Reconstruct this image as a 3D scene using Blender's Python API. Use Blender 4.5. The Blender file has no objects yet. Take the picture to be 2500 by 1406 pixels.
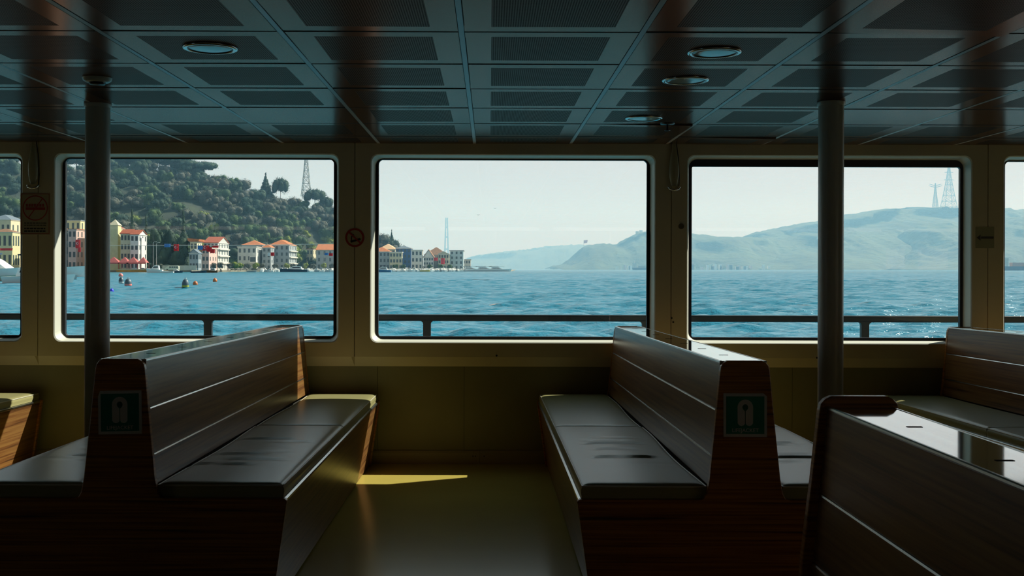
import bpy, bmesh, math, random
from mathutils import Vector, Matrix, noise
R = math.radians
PI = math.pi
sc = bpy.context.scene
col = sc.collection
random.seed(7)

# ------------------------------------------------------------------ camera
FPX = 2700.0            # focal length in pixels of the 2500 px wide frame
CX, CY = 1195.0, 656.5  # principal point
EYE = 1.22
ROLL = 0.003
cam = bpy.data.objects.new('camera', bpy.data.cameras.new('camera'))
col.objects.link(cam)
cam.data.sensor_width = 36.0
cam.data.lens = FPX / 2500 * 36
cam.data.shift_x = (1250 - CX) / 2500
cam.data.shift_y = -(703 - CY) / 2500
cam.data.clip_end = 30000
cam.data.clip_start = 0.05
cam.location = (0, 0, EYE)
cam.rotation_euler = (R(90), -ROLL, 0)
sc.camera = cam

# ------------------------------------------------------------------ view
sc.view_settings.view_transform = 'Standard'
sc.view_settings.look = 'None'
sc.view_settings.gamma = 1
sc.view_settings.use_curve_mapping = False
sc.view_settings.exposure = 0.0
cy = sc.cycles
cy.use_denoising = True
cy.max_bounces = 10
cy.diffuse_bounces = 5
cy.glossy_bounces = 5
cy.transparent_max_bounces = 12
cy.volume_bounces = 2
cy.caustics_reflective = False
cy.caustics_refractive = False
cy.sample_clamp_indirect = 4.0

# ------------------------------------------------------------------ sky
w = bpy.data.worlds.new('sky'); sc.world = w; w.use_nodes = True
nt = w.node_tree; nt.nodes.clear()
out = nt.nodes.new('ShaderNodeOutputWorld')
bg = nt.nodes.new('ShaderNodeBackground')
tc = nt.nodes.new('ShaderNodeTexCoord')
sep = nt.nodes.new('ShaderNodeSeparateXYZ')
nt.links.new(tc.outputs['Generated'], sep.inputs[0])
ramp = nt.nodes.new('ShaderNodeValToRGB')
nt.links.new(sep.outputs['Z'], ramp.inputs[0])
cr = ramp.color_ramp
cr.elements[0].position = 0.0; cr.elements[0].color = (0.74, 0.54, 0.44, 1)
cr.elements[1].position = 1.0; cr.elements[1].color = (0.27, 0.37, 0.42, 1)
e = cr.elements.new(0.10); e.color = (0.73, 0.56, 0.47, 1)
e = cr.elements.new(0.35); e.color = (0.50, 0.52, 0.51, 1)
# a little bluer away from the sun (to the left), paler to the right
ramp2 = nt.nodes.new('ShaderNodeValToRGB')
mr = nt.nodes.new('ShaderNodeMapRange'); mr.inputs['From Min'].default_value = -0.5; mr.inputs['From Max'].default_value = 0.5
nt.links.new(sep.outputs['X'], mr.inputs['Value']); nt.links.new(mr.outputs[0], ramp2.inputs[0])
ramp2.color_ramp.elements[0].color = (0.80, 0.93, 1.0, 1)
ramp2.color_ramp.elements[1].color = (1.05, 1.02, 0.99, 1)
mx = nt.nodes.new('ShaderNodeMix'); mx.data_type = 'RGBA'; mx.blend_type = 'MULTIPLY'; mx.inputs[0].default_value = 1
nt.links.new(ramp.outputs[0], mx.inputs[6]); nt.links.new(ramp2.outputs[0], mx.inputs[7])
nz = nt.nodes.new('ShaderNodeTexNoise'); nz.inputs['Scale'].default_value = 2.2; nz.inputs['Detail'].default_value = 4
mp = nt.nodes.new('ShaderNodeMapping'); mp.inputs['Scale'].default_value = (1, 1, 5)
nt.links.new(tc.outputs['Generated'], mp.inputs[0]); nt.links.new(mp.outputs[0], nz.inputs[0])
mr2 = nt.nodes.new('ShaderNodeMapRange'); mr2.inputs['From Min'].default_value = .3; mr2.inputs['From Max'].default_value = .7
mr2.inputs['To Min'].default_value = 0.93; mr2.inputs['To Max'].default_value = 1.05
nt.links.new(nz.outputs[0], mr2.inputs[0])
mx2 = nt.nodes.new('ShaderNodeVectorMath'); mx2.operation = 'SCALE'
nt.links.new(mx.outputs[2], mx2.inputs[0]); nt.links.new(mr2.outputs[0], mx2.inputs['Scale'])
nt.links.new(mx2.outputs[0], bg.inputs[0])
bg.inputs[1].default_value = 1.0
nt.links.new(bg.outputs[0], out.inputs[0])

# ------------------------------------------------------------------ sun
SUN = Vector((1.9, 1.0, 1.9)).normalized()      # towards the sun
sun = bpy.data.objects.new('sun', bpy.data.lights.new('sun', 'SUN')); col.objects.link(sun)
sun.data.energy = 9.0; sun.data.angle = R(0.5); sun.data.color = (1.0, 0.95, 0.82)
sun.rotation_euler = SUN.to_track_quat('Z', 'Y').to_euler()
sun.location = (20, 20, 30)
# portal over the seaward windows: guides sky sampling, emits nothing itself
pl = bpy.data.lights.new('window_portal', 'AREA'); pl.shape = 'RECTANGLE'; pl.size = 16; pl.size_y = 1.3
pl.cycles.is_portal = True
po = bpy.data.objects.new('window_portal', pl); col.objects.link(po)
po.location = (1.1, 7.03, 1.35); po.rotation_euler = (R(-90), 0, 0)

for px_, py_, sx_, rz_ in ((-6.93, .65, .9, 90), (9.09, -2.8, 2.4, -90)):    # and over the two unseen openings added for fill light
    pl2 = pl.copy(); pl2.size = sx_; pl2.size_y = 1.82
    po2 = bpy.data.objects.new('fill_opening_portal', pl2); col.objects.link(po2)
    po2.location = (px_, py_, 1.03); po2.rotation_euler = (R(-90), 0, R(rz_))
# ================================================================== helpers
class MB:
    def __init__(s): s.v = []; s.f = []; s.m = []; s.sm = []
    def add(s, vs, fs, mi=0, smooth=False):
        b = len(s.v); s.v += [tuple(v) for v in vs]
        for f in fs:
            s.f.append(tuple(b + i for i in f)); s.m.append(mi); s.sm.append(smooth)
        return s
    def box(s, x0, x1, y0, y1, z0, z1, mi=0):
        vs = [(x0,y0,z0),(x1,y0,z0),(x1,y1,z0),(x0,y1,z0),(x0,y0,z1),(x1,y0,z1),(x1,y1,z1),(x0,y1,z1)]
        return s.add(vs, [(0,3,2,1),(4,5,6,7),(0,1,5,4),(1,2,6,5),(2,3,7,6),(3,0,4,7)], mi)
    def prism(s, prof, a, b, axis='y', mi=0):
        n = len(prof)
        def P(p, t):
            if axis == 'y': return (p[0], t, p[1])
            if axis == 'x': return (t, p[0], p[1])
            return (p[0], p[1], t)
        vs = [P(p, a) for p in prof] + [P(p, b) for p in prof]
        fs = [tuple(range(n)), tuple(range(2*n-1, n-1, -1))]
        fs += [(i, i+n, (i+1) % n + n, (i+1) % n) for i in range(n)]
        return s.add(vs, fs, mi)
    def tube(s, pts, r, n=12, mi=0, cap=True, smooth=True):
        pts = [Vector(p) for p in pts]; rs = r if isinstance(r, (list, tuple)) else [r]*len(pts)
        vs = []; up = None
        for i, p in enumerate(pts):
            d = (pts[min(i+1, len(pts)-1)] - pts[max(i-1, 0)]).normalized()
            if up is None: up = Vector((0,0,1)) if abs(d.z) < .9 else Vector((1,0,0))
            a = d.cross(up).normalized(); b = a.cross(d).normalized(); up = b
            for k in range(n):
                t = 2*PI*k/n; vs.append(p + a*math.cos(t)*rs[i] + b*math.sin(t)*rs[i])
        fs = [(i*n+k, i*n+(k+1) % n, (i+1)*n+(k+1) % n, (i+1)*n+k) for i in range(len(pts)-1) for k in range(n)]
        s.add(vs, fs, mi, smooth)
        if cap:
            s.add(vs[:n], [tuple(range(n-1, -1, -1))], mi); s.add(vs[-n:], [tuple(range(n))], mi)
        return s
    def lathe(s, prof, c=(0,0,0), n=32, mi=0, smooth=True):
        vs = [(c[0]+r*math.cos(2*PI*k/n), c[1]+r*math.sin(2*PI*k/n), c[2]+z) for r, z in prof for k in range(n)]
        fs = [(i*n+k, i*n+(k+1) % n, (i+1)*n+(k+1) % n, (i+1)*n+k) for i in range(len(prof)-1) for k in range(n)]
        return s.add(vs, fs, mi, smooth)
    def build(s, name, mats, parent=None, bevel=0, recalc=True, loc=None):
        me = bpy.data.meshes.new(name); me.from_pydata(s.v, [], s.f)
        for m in (mats if isinstance(mats, (list, tuple)) else [mats]): me.materials.append(m)
        me.polygons.foreach_set('material_index', s.m)
        me.polygons.foreach_set('use_smooth', s.sm)
        if recalc:
            bm = bmesh.new(); bm.from_mesh(me); bmesh.ops.recalc_face_normals(bm, faces=bm.faces); bm.to_mesh(me); bm.free()
        me.update()
        o = bpy.data.objects.new(name, me); col.objects.link(o)
        if parent: o.parent = parent
        if loc: o.location = loc
        if bevel:
            b = o.modifiers.new('bevel', 'BEVEL'); b.width = bevel; b.segments = 2; b.limit_method = 'ANGLE'; b.angle_limit = R(40)
        return o

def tag(o, label=None, cat=None, group=None, kind=None):
    if label: o['label'] = label
    if cat: o['category'] = cat
    if group: o['group'] = group
    if kind: o['kind'] = kind
    return o
def empty(name, loc, label, cat, group=None, rot=(0,0,0)):
    o = bpy.data.objects.new(name, None); col.objects.link(o); o.location = loc; o.rotation_euler = rot
    o.empty_display_size = .2
    return tag(o, label, cat, group)
def struct(o): o['kind'] = 'structure'; return o
def copy_tree(o, parent=None):
    c = o.copy(); col.objects.link(c)
    if parent: c.parent = parent
    for ch in list(o.children): copy_tree(ch, c)
    return c

# ---- materials
MATS = {}
def mat(name, c, rough=.5, metal=0, spec=.5, coat=0, bump=None, var=None, trans=0, stretch=None, lo=None):
    m = bpy.data.materials.new(name); m.use_nodes = True; t = m.node_tree; p = t.nodes['Principled BSDF']
    p.inputs['Base Color'].default_value = (*c, 1); p.inputs['Roughness'].default_value = rough
    p.inputs['Metallic'].default_value = metal; p.inputs['Specular IOR Level'].default_value = spec
    p.inputs['Coat Weight'].default_value = coat; p.inputs['Coat Roughness'].default_value = .08
    if var:   # (scale, amount)
        tcn = t.nodes.new('ShaderNodeTexCoord'); mpn = t.nodes.new('ShaderNodeMapping'); n = t.nodes.new('ShaderNodeTexNoise')
        mpn.inputs['Scale'].default_value = stretch or (1,1,1); n.inputs['Scale'].default_value = var[0]; n.inputs['Detail'].default_value = 4
        t.links.new(tcn.outputs['Object'], mpn.inputs[0]); t.links.new(mpn.outputs[0], n.inputs[0])
        r = t.nodes.new('ShaderNodeValToRGB'); r.color_ramp.elements[0].position = .35; r.color_ramp.elements[1].position = .65
        d = lo if lo else tuple(x*(1-var[1]) for x in c)
        r.color_ramp.elements[0].color = (*d, 1); r.color_ramp.elements[1].color = (*c, 1)
        t.links.new(n.outputs[0], r.inputs[0]); t.links.new(r.outputs[0], p.inputs['Base Color'])
    if bump:  # (scale, strength, distance)
        tcn = t.nodes.new('ShaderNodeTexCoord'); n = t.nodes.new('ShaderNodeTexNoise'); n.inputs['Scale'].default_value = bump[0]; n.inputs['Detail'].default_value = 3
        b = t.nodes.new('ShaderNodeBump'); b.inputs['Strength'].default_value = bump[1]; b.inputs['Distance'].default_value = bump[2]
        t.links.new(tcn.outputs['Object'], n.inputs[0]); t.links.new(n.outputs[0], b.inputs['Height']); t.links.new(b.outputs[0], p.inputs['Normal'])
    MATS[name] = m
    return m

lining = mat('cream painted lining', (.76,.68,.52), .42, var=(3,.06))
reveal_m = mat('white painted window surround', (.72,.72,.62), .45)
lower_m = mat('olive grey lower lining', (.31,.30,.19), .5, var=(2.5,.12))
base_m = mat('grey skirting', (.36,.33,.22), .35)
seam_m = mat('dark joint', (.03,.028,.02), .8)
floor_m = mat('ochre linoleum', (.64,.51,.12), .20, spec=.7, var=(1.6,.10), bump=(5,.05,.004))
rubber = mat('black rubber gasket', (.012,.013,.016), .45)
darkframe = mat('dark window sash', (.012,.012,.02), .35)
railpaint = mat('dark slate rail paint', (.022,.035,.045), .4, var=(9,.4))
pole_m = mat('grey cream enamel pole', (.62,.62,.58), .30, var=(5,.05))
chrome = mat('chrome', (.62,.64,.64), .18, metal=1)
steel = mat('satin steel trim', (.55,.57,.56), .25, metal=1)
vinyl = mat('cream vinyl', (.34,.31,.14), .30, spec=.5, bump=(140,.12,.001))
vinyl.node_tree.nodes['Principled BSDF'].inputs['Specular Tint'].default_value = (.45,.80,1.0,1)
piping_m = mat('vinyl piping', (.58,.55,.42), .35)
dark_m = mat('black void', (.008,.008,.008), .9)
white_m = mat('sign white', (.62,.63,.62), .4)
green_m = mat('sign green', (.0,.22,.15), .4)
signgreen_dark = mat('sign dark dot', (.0,.10,.07), .4)
red_m = mat('sign red', (.42,.03,.02), .4)
black_m = mat('sign black', (.012,.012,.012), .4)
cream_sign = mat('sign cream', (.50,.43,.28), .4)

def wood_mat(name, stretch, c0=(.10,.028,.006), c1=(.74,.29,.018), rough=.28, coat=0):
    m = bpy.data.materials.new(name); m.use_nodes = True; t = m.node_tree; p = t.nodes['Principled BSDF']
    tcn = t.nodes.new('ShaderNodeTexCoord'); mpn = t.nodes.new('ShaderNodeMapping'); n = t.nodes.new('ShaderNodeTexNoise')
    mpn.inputs['Scale'].default_value = stretch; n.inputs['Scale'].default_value = 1; n.inputs['Detail'].default_value = 5; n.inputs['Roughness'].default_value = .6
    t.links.new(tcn.outputs['Object'], mpn.inputs[0]); t.links.new(mpn.outputs[0], n.inputs[0])
    r = t.nodes.new('ShaderNodeValToRGB'); e = r.color_ramp.elements
    e[0].position = .30; e[0].color = (*c0, 1); e[1].position = .62; e[1].color = (*c1, 1)
    k = e.new(.44); k.color = ((c0[0]+c1[0])*.55, (c0[1]+c1[1])*.45, (c0[2]+c1[2])*.45, 1)
    t.links.new(n.outputs[0], r.inputs[0]); t.links.new(r.outputs[0], p.inputs['Base Color'])
    p.inputs['Roughness'].default_value = rough; p.inputs['Coat Weight'].default_value = coat; p.inputs['Coat Roughness'].default_value = .05
    return m
wood = wood_mat('striped walnut laminate', (1.6,1.6,95), c0=(.030,.018,.011), c1=(.50,.205,.030))
wood_face = wood_mat('satin walnut laminate', (1.6,1.2,70), (.05,.025,.012), (.26,.13,.04), .30)
wood_top = wood_mat('polished laminate top', (60,1.2,3), (.26,.25,.23), (.44,.43,.40), .06, 1.0)
wood_top.node_tree.nodes['Principled BSDF'].inputs['Metallic'].default_value = .6
for k_ in ('Coat IOR','IOR'): wood_top.node_tree.nodes['Principled BSDF'].inputs[k_].default_value = 2.6

# glass pane: clear, with a faint mirror image of the cabin
glass = bpy.data.materials.new('window glass'); glass.use_nodes = True
t = glass.node_tree; t.nodes.clear()
go_ = t.nodes.new('ShaderNodeOutputMaterial'); gm = t.nodes.new('ShaderNodeMixShader'); gt = t.nodes.new('ShaderNodeBsdfTransparent'); gg = t.nodes.new('ShaderNodeBsdfGlossy')
lw_ = t.nodes.new('ShaderNodeLayerWeight'); lw_.inputs['Blend'].default_value = .5
pw_ = t.nodes.new('ShaderNodeMath'); pw_.operation = 'POWER'; pw_.inputs[1].default_value = 5; t.links.new(lw_.outputs['Facing'], pw_.inputs[0])
gf = t.nodes.new('ShaderNodeMath'); gf.operation = 'MULTIPLY_ADD'; gf.inputs[1].default_value = .96; gf.inputs[2].default_value = .04; t.links.new(pw_.outputs[0], gf.inputs[0])
gg.inputs['Roughness'].default_value = 0.0; gt.inputs[0].default_value = (.96,.98,.975,1)
t.links.new(gf.outputs[0], gm.inputs[0]); t.links.new(gt.outputs[0], gm.inputs[1]); t.links.new(gg.outputs[0], gm.inputs[2]); t.links.new(gm.outputs[0], go_.inputs[0])

# ================================================================== cabin shell
YW = 6.905           # inner face of the window lining
YG = 6.985           # glass plane
ZC = 2.003           # ceiling
SL = 0.0145          # the deck falls gently towards the ship's side
XL, XR, YB = -6.90, 9.06, -5.15
PITCH = 1.977
def wx(k): return .146 + PITCH*k
KS = range(-3, 5)
def floor_z(y): return SL*(6.93 - max(y, 3.4))

# floor
mb = MB(); ys = [YB, 3.4, 7.0]
mb.add([(XL, ys[0], floor_z(ys[0])), (XR, ys[0], floor_z(ys[0])), (XR, 3.4, floor_z(3.4)), (XL, 3.4, floor_z(3.4)), (XR, 7.0, floor_z(6.93)-.001), (XL, 7.0, floor_z(6.93)-.001)],
       [(0,1,2,3),(3,2,4,5)])
mb.add([(XL,YB,-.08),(XR,YB,-.08),(XR,7.0,-.08),(XL,7.0,-.08)], [(0,3,2,1)])
struct(mb.build('floor', floor_m))

# window lining modules, each with its rounded opening and splayed surround
def rrect(hw, z0, z1, r, n=6):
    pts = []
    for (cx, cz, a0) in ((hw-r, z0+r, -90), (hw-r, z1-r, 0), (-hw+r, z1-r, 90), (-hw+r, z0+r, 180)):
        for i in range(n+1):
            a = R(a0 + 90*i/n); pts.append((cx + r*math.cos(a), cz + r*math.sin(a)))
    return pts
ZB = .669
def ring(mb, la, ya, lb, yb, x, mi=0, smooth=False):
    n = len(la); vs = [(x+p[0], ya, p[1]) for p in la] + [(x+p[0], yb, p[1]) for p in lb]
    mb.add(vs, [(i, (i+1) % n, (i+1) % n+n, i+n) for i in range(n)], mi, smooth)
def outer_of(loop, hw, z0, z1, zc):
    o = []
    for (x, z) in loop:
        dx, dz = x, z - zc
        sx = hw/abs(dx) if abs(dx) > 1e-6 else 1e9
        sz = ((z1-zc) if dz > 0 else (zc-z0))/abs(dz) if abs(dz) > 1e-6 else 1e9
        s_ = min(sx, sz); o.append([dx*s_, zc + dz*s_])
    # snap the four diagonal points to the true corners
    for cxx, czz in ((hw,z0),(hw,z1),(-hw,z1),(-hw,z0)):
        i = min(range(len(o)), key=lambda j: (o[j][0]-cxx)**2 + (o[j][1]-czz)**2); o[i] = [cxx, czz]
    return o
L0 = rrect(.890, .757, 1.936, .045)
L0b = rrect(.884, .763, 1.930, .045)
L1 = rrect(.865, .777, 1.915, .050)
for k in KS:
    x = wx(k); mb = MB()
    OU = outer_of(L0, PITCH/2-.0025, ZB, ZC+.02, 1.35)
    ring(mb, OU, YW, L0, YW, x, 0)
    ring(mb, L0, YW, L0b, YW+.006, x, 1, True)
    ring(mb, L0b, YW+.006, L1, YG, x, 1)
    OUb = outer_of(L1, PITCH/2, ZB-.06, ZC+.02, 1.35)
    ring(mb, OU, YW, OUb, YW+.02, x, 0)            # edges of the lining
    ring(mb, L1, YG, L1, YG+.05, x, 0)
    ring(mb, OUb, YG+.05, L1, YG+.05, x, 0)        # outside skin
    o = struct(mb.build('wall_far', [lining, reveal_m], recalc=False))
    # window: gasket ring, pane; the opening sash has a deeper dark head
    wn = bpy.data.objects.new('window_%d' % (k+4), None); col.objects.link(wn); wn.location = (x, YG, 1.35); wn['kind'] = 'structure'
    g = MB(); head = .045 if k == 1 else .008
    side = .018
    Li = [(max(-.865+side, min(.865-side, p[0]*.985)), min(1.915-head, max(.777+.016, p[1]))) for p in L1]
    if k == 1: Li = [(p[0], p[1]) for p in rrect(.865-side, .793, 1.915-head, .012)]
    Lr = [(p[0], p[1]-1.35) for p in L1]; Li = [(p[0], p[1]-1.35) for p in Li]
    ring(g, Lr, -.004, Li, -.004, 0); ring(g, Li, -.004, Li, .022, 0); ring(g, Lr, .03, Li, .022, 0)
    g.build('window_frame', darkframe if k == 1 else rubber, wn, recalc=False)
    p = MB(); p.box(-.862, .862, .008, .013, .780-1.35, 1.912-1.35); p.build('window_pane', glass, wn)
# dark backing behind the lining joints
mb = MB()
for k in range(-4, 5):
    x = wx(k) + PITCH/2
    mb.box(x-.03, x+.03, YW+.012, YG+.05, ZB+.002, ZC+.02)
struct(mb.build('trim_1', seam_m))

# lower wall in sheets with fine joints, skirting in two lengths
joints = [XL, -5.2, -3.1, -.70, -.157, 1.9, 3.9, 6.2, XR]
mb = MB()
for a, b in zip(joints[:-1], joints[1:]): mb.box(a+.0012, b-.0012, 6.932, 6.95, -.02, ZB+.004)
mb.box(XL, XR, 6.936, 7.04, -.02, ZB+.004, 1)
struct(mb.build('wall_lower', [lower_m, seam_m]))
mb = MB()
for a, b in ((XL, -2.2), (-2.197, -.059), (-.056, 2.4), (2.403, XR)):
    mb.prism([(6.932,-.01),(6.912,-.01),(6.912,.070),(6.918,.082),(6.932,.086)], a, b, 'x')
struct(mb.build('baseboard_far', base_m))
mb = MB()
for xx in (-.10, -.085, -.03, .35): mb.tube([(xx, 6.913, .05), (xx, 6.909, .05)], .004, 8)
struct(mb.build('trim_2', seam_m))
# screws in the window lining
mb = MB()
for (px, py) in ((1213,868),(1995,871),(1674,839),(1645,830),(1640,775),(1644,785)):
    X = (px-CX)/391; Z = EYE-(py-CY)/391; mb.tube([(X, YW+.002, Z), (X, YW-.003, Z)], .006, 8)
struct(mb.build('trim_3', seam_m))

# end walls with openings added for light; inner wall openings show in the glass
def end_wall(x0, x1, a, b, name):
    mb = MB(); mb.box(x0, x1, YB, a, -.05, ZC+.02); mb.box(x0, x1, b, 7.04, -.05, ZC+.02); mb.box(x0, x1, a, b, -.05, .12); mb.box(x0, x1, a, b, 1.94, ZC+.02)
    struct(mb.build(name, lining))
end_wall(XL-.06, XL, .2, 1.1, 'wall_left')
end_wall(XR, XR+.06, -4.0, -1.6, 'wall_right')
holes = []
for i in range(-3, 5):
    holes.append((i*1.977-.86, i*1.977+.86, 1.885, 1.945)); holes.append((i*1.977-.9, i*1.977+.85, 1.620, 1.630)); holes.append((i*1.977+.10, i*1.977+.118, 1.63, 1.87))
holes += [(6.86,7.20,1.24,1.60), (7.42,7.95,1.24,1.60)]
xs = sorted(set([XL, XR] + [h[0] for h in holes] + [h[1] for h in holes])); zs = sorted(set([-.05, ZC+.02] + [h[2] for h in holes] + [h[3] for h in holes]))
xs = [x for x in xs if XL <= x <= XR]
mb = MB()
for a, b in zip(xs[:-1], xs[1:]):
    run = None
    for c, d in zip(zs[:-1], zs[1:]):
        hit = any(h[0] <= (a+b)/2 <= h[1] and h[2] <= (c+d)/2 <= h[3] for h in holes)
        if hit:
            if run is not None: mb.box(a, b, YB-.04, YB, run, c); run = None
        elif run is None: run = c
    if run is not None: mb.box(a, b, YB-.04, YB, run, ZC+.02)
struct(mb.build('wall_near', lining))

# ------------------------------------------------------------------ ceiling
ceil_m = mat('satin enamel ceiling tile', (.20,.14,.105), .20, metal=.75, spec=.22, bump=(2.0,.10,.01))
ceil_m.node_tree.nodes['Principled BSDF'].inputs['Specular Tint'].default_value = (.84,.50,.43,1)
strip_m = mat('ceiling runner', (.48,.36,.29), .32, spec=.55)
perf = bpy.data.materials.new('perforated ceiling tile'); perf.use_nodes = True
t = perf.node_tree; p = t.nodes['Principled BSDF']; p.inputs['Roughness'].default_value = .32; p.inputs['Specular IOR Level'].default_value = .22
tcn = t.nodes.new('ShaderNodeTexCoord'); sp = t.nodes.new('ShaderNodeSeparateXYZ'); t.links.new(tcn.outputs['Object'], sp.inputs[0])
def math_node(op, a, b=None):
    n = t.nodes.new('ShaderNodeMath'); n.operation = op
    for i, v in enumerate((a, b)):
        if v is None: continue
        if isinstance(v, (int, float)): n.inputs[i].default_value = v
        else: t.links.new(v, n.inputs[i])
    return n.outputs[0]
PP = 1/.0078
fx = math_node('SUBTRACT', math_node('FRACT', math_node('MULTIPLY', sp.outputs['X'], PP)), .5)
fy = math_node('SUBTRACT', math_node('FRACT', math_node('MULTIPLY', sp.outputs['Y'], PP)), .5)
d2 = math_node('ADD', math_node('MULTIPLY', fx, fx), math_node('MULTIPLY', fy, fy))
inside = math_node('LESS_THAN', d2, .085)
mxn = t.nodes.new('ShaderNodeMix'); mxn.data_type = 'RGBA'; t.links.new(inside, mxn.inputs[0])
mxn.inputs[6].default_value = (.16,.12,.095,1); mxn.inputs[7].default_value = (.012,.012,.012,1)
t.links.new(mxn.outputs[2], p.inputs['Base Color'])
mxr = t.nodes.new('ShaderNodeMix'); t.links.new(inside, mxr.inputs[0]); mxr.inputs[2].default_value = .22; mxr.inputs[3].default_value = 0.0
t.links.new(mxr.outputs[0], p.inputs['Specular IOR Level'])
mxm = t.nodes.new('ShaderNodeMix'); t.links.new(inside, mxm.inputs[0]); mxm.inputs[2].default_value = .75; mxm.inputs[3].default_value = 0.0
t.links.new(mxm.outputs[0], p.inputs['Metallic']); p.inputs['Specular Tint'].default_value = (.56,.36,.32,1)

TX, TX0, SW = .599, -.095, .022
TY, TY0 = .5765, 3.650
xi0, xi1 = -12, 16
yj0, yj1 = -16, 6
mb = MB()
for i in range(xi0, xi1):
    a = max(XL, TX0 + i*TX + SW/2); b = min(XR, TX0 + (i+1)*TX - SW/2)
    if b - a < .05: continue
    for j in range(yj0, yj1):
        c = max(YB, TY0 + j*TY + .002); d = min(YW+.01, TY0 + (j+1)*TY - .002)
        if d - c < .03: continue
        dz = [0,0,0,0]                      # (near-left, near-right, far-right, far-left) droop
        rj = random.Random(i*97+j*13); dz = [-rj.random()*.0016 for _ in range(4)]
        if (i, j) == (2, -1): dz = [0,-.001,-.012,-.001]
        if (i, j) == (2, 5): dz = [-.001,-.012,-.003,0]
        if (i, j) == (1, 4): dz = [-.001,-.010,-.002,0]
        if (i, j) == (0, 5): dz = [-.003,-.001,0,0]
        def cz(x, y):
            u = (x-a)/(b-a); v = (y-c)/(d-c)
            return ZC + dz[0]*(1-u)*(1-v) + dz[1]*u*(1-v) + dz[2]*u*v + dz[3]*(1-u)*v
        blank = (i, j) in ((-3, 3), (-2, 3), (3, 3), (4, 3))
        mx_, my_ = .088, min(.075, (d-c)*.25)
        X = [a, a+mx_, b-mx_, b]; Y = [c, c+my_, d-my_, d]
        vs = [(x, y, cz(x, y)) for y in Y for x in X]
        for r_ in range(3):
            for q in range(3):
                f = (r_*4+q, (r_+1)*4+q, (r_+1)*4+q+1, r_*4+q+1)
                mb.add([vs[n] for n in f], [(0,1,2,3)], 1 if (r_ == 1 and q == 1 and not blank) else 0)
        # folded tile rim
        o_ = [vs[0], vs[3], vs[15], vs[12]]; up_ = [(x, y, ZC+.03) for x, y, z in o_]
        mb.add(o_ + up_, [(0,1,5,4),(1,2,6,5),(2,3,7,6),(3,0,4,7)], 0)
for i in range(xi0, xi1+1):
    x = TX0 + i*TX
    if XL < x < XR: mb.box(x-SW/2+.002, x+SW/2-.002, YB, YW+.01, ZC-.001, ZC+.012, 2)
for j in range(yj0, yj1+1):
    y = TY0 + j*TY
    if YB < y < YW:
        for i in range(xi0, xi1):
            a = max(XL, TX0 + i*TX + SW/2); b = min(XR, TX0 + (i+1)*TX - SW/2)
            if b - a > .05: mb.box(a, b, y-.0035, y+.0035, ZC-.0022, ZC+.01, 3)
for i in range(xi0, xi1+1):
    x = TX0 + i*TX
    if XL < x < XR:
        sd = -1 if x > .3 else 1
        mb.box(x+sd*SW/2-.0015, x+sd*SW/2+.0015, YB, YW+.01, ZC-.0012, ZC+.01, 3)
mb.box(XL-.06, XR+.06, YB-.04, YG+.05, ZC+.030, ZC+.06, 3)
struct(mb.build('ceiling', [ceil_m, perf, strip_m, seam_m], recalc=False))

# ------------------------------------------------------------------ ceiling fittings
lampglass = mat('frosted lamp glass', (.55,.72,.72), .12, spec=1.0, bump=(60,.25,.002))
def downlight(X, Y, label):
    e_ = empty('ceiling_light', (X, Y, ZC), label, 'light', 'round recessed ceiling lights')
    mb = MB(); mb.lathe([(.094,0),(.097,-.004),(.094,-.008),(.086,-.009),(.080,-.0075),(.078,-.005)], n=40); mb.build('rim', chrome, e_)
    mb = MB(); mb.lathe([(.0,-.0085),(.03,-.0083),(.06,-.0075),(.074,-.0062),(.080,-.003)], n=40); mb.build('lens', lampglass, e_)
    mb = MB(); mb.lathe([(.0800,-.0075),(.0775,-.0082),(.0755,-.006)], n=40); mb.build('inner_ring', darkframe, e_)
downlight(-.992, 3.92, 'round recessed ceiling light on the left, nearest to the smoke detector')
downlight(.805, 3.97, 'largest of the three round ceiling lights right of centre, nearest one')
downlight(.805, 4.556, 'middle of the three round ceiling lights right of centre, half dark')
downlight(.794, 5.71, 'smallest round ceiling light, farthest back beside the sprinkler')
e_ = empty('smoke_detector', (-1.62, 4.56, ZC), 'round dark smoke detector on the ceiling in front of the left pole', 'smoke detector')
MB().lathe([(.0,-.028),(.030,-.028),(.034,-.022),(.034,-.018)], n=28).build('sensor', darkframe, e_)
MB().lathe([(.0,-.019),(.045,-.019),(.056,-.012),(.060,0)], n=32).build('base', pole_m, e_)
e_ = empty('sprinkler', (.952, 5.93, ZC), 'small dark sprinkler head hanging under the ceiling above the right mullion', 'sprinkler')
MB().lathe([(.040,0),(.036,-.006),(.0,-.008)], n=20).build('escutcheon', darkframe, e_)
MB().tube([(0,0,-.006),(0,0,-.036)], .006, 10).build('stem', darkframe, e_)
MB().lathe([(.0,-.036),(.016,-.036),(.016,-.039),(.0,-.040)], n=14).build('deflector', darkframe, e_)

# ------------------------------------------------------------------ poles
def pole(X, Y, label):
    z0 = floor_z(Y)
    e_ = empty('pole', (X, Y, z0), label, 'pole', 'support poles')
    H = ZC - z0; r = .0575
    MB().lathe([(r,.01),(r,H-.01)], n=40).build('shaft', pole_m, e_)
    MB().lathe([(r+.018,0),(r+.018,.012),(r+.003,.02),(r+.001,.03)], n=40).build('floor_collar', pole_m, e_)
    MB().lathe([(r+.001,H-.02),(r+.006,H-.016),(r+.006,H-.0015)], n=40).build('ceiling_collar', pole_m, e_)
pole(-1.872, 5.28, 'tall grey support pole on the left, behind the bench with the first lifejacket sign')
pole(1.589, 5.15, 'tall grey support pole on the right, between two benches in front of the window')

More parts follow.
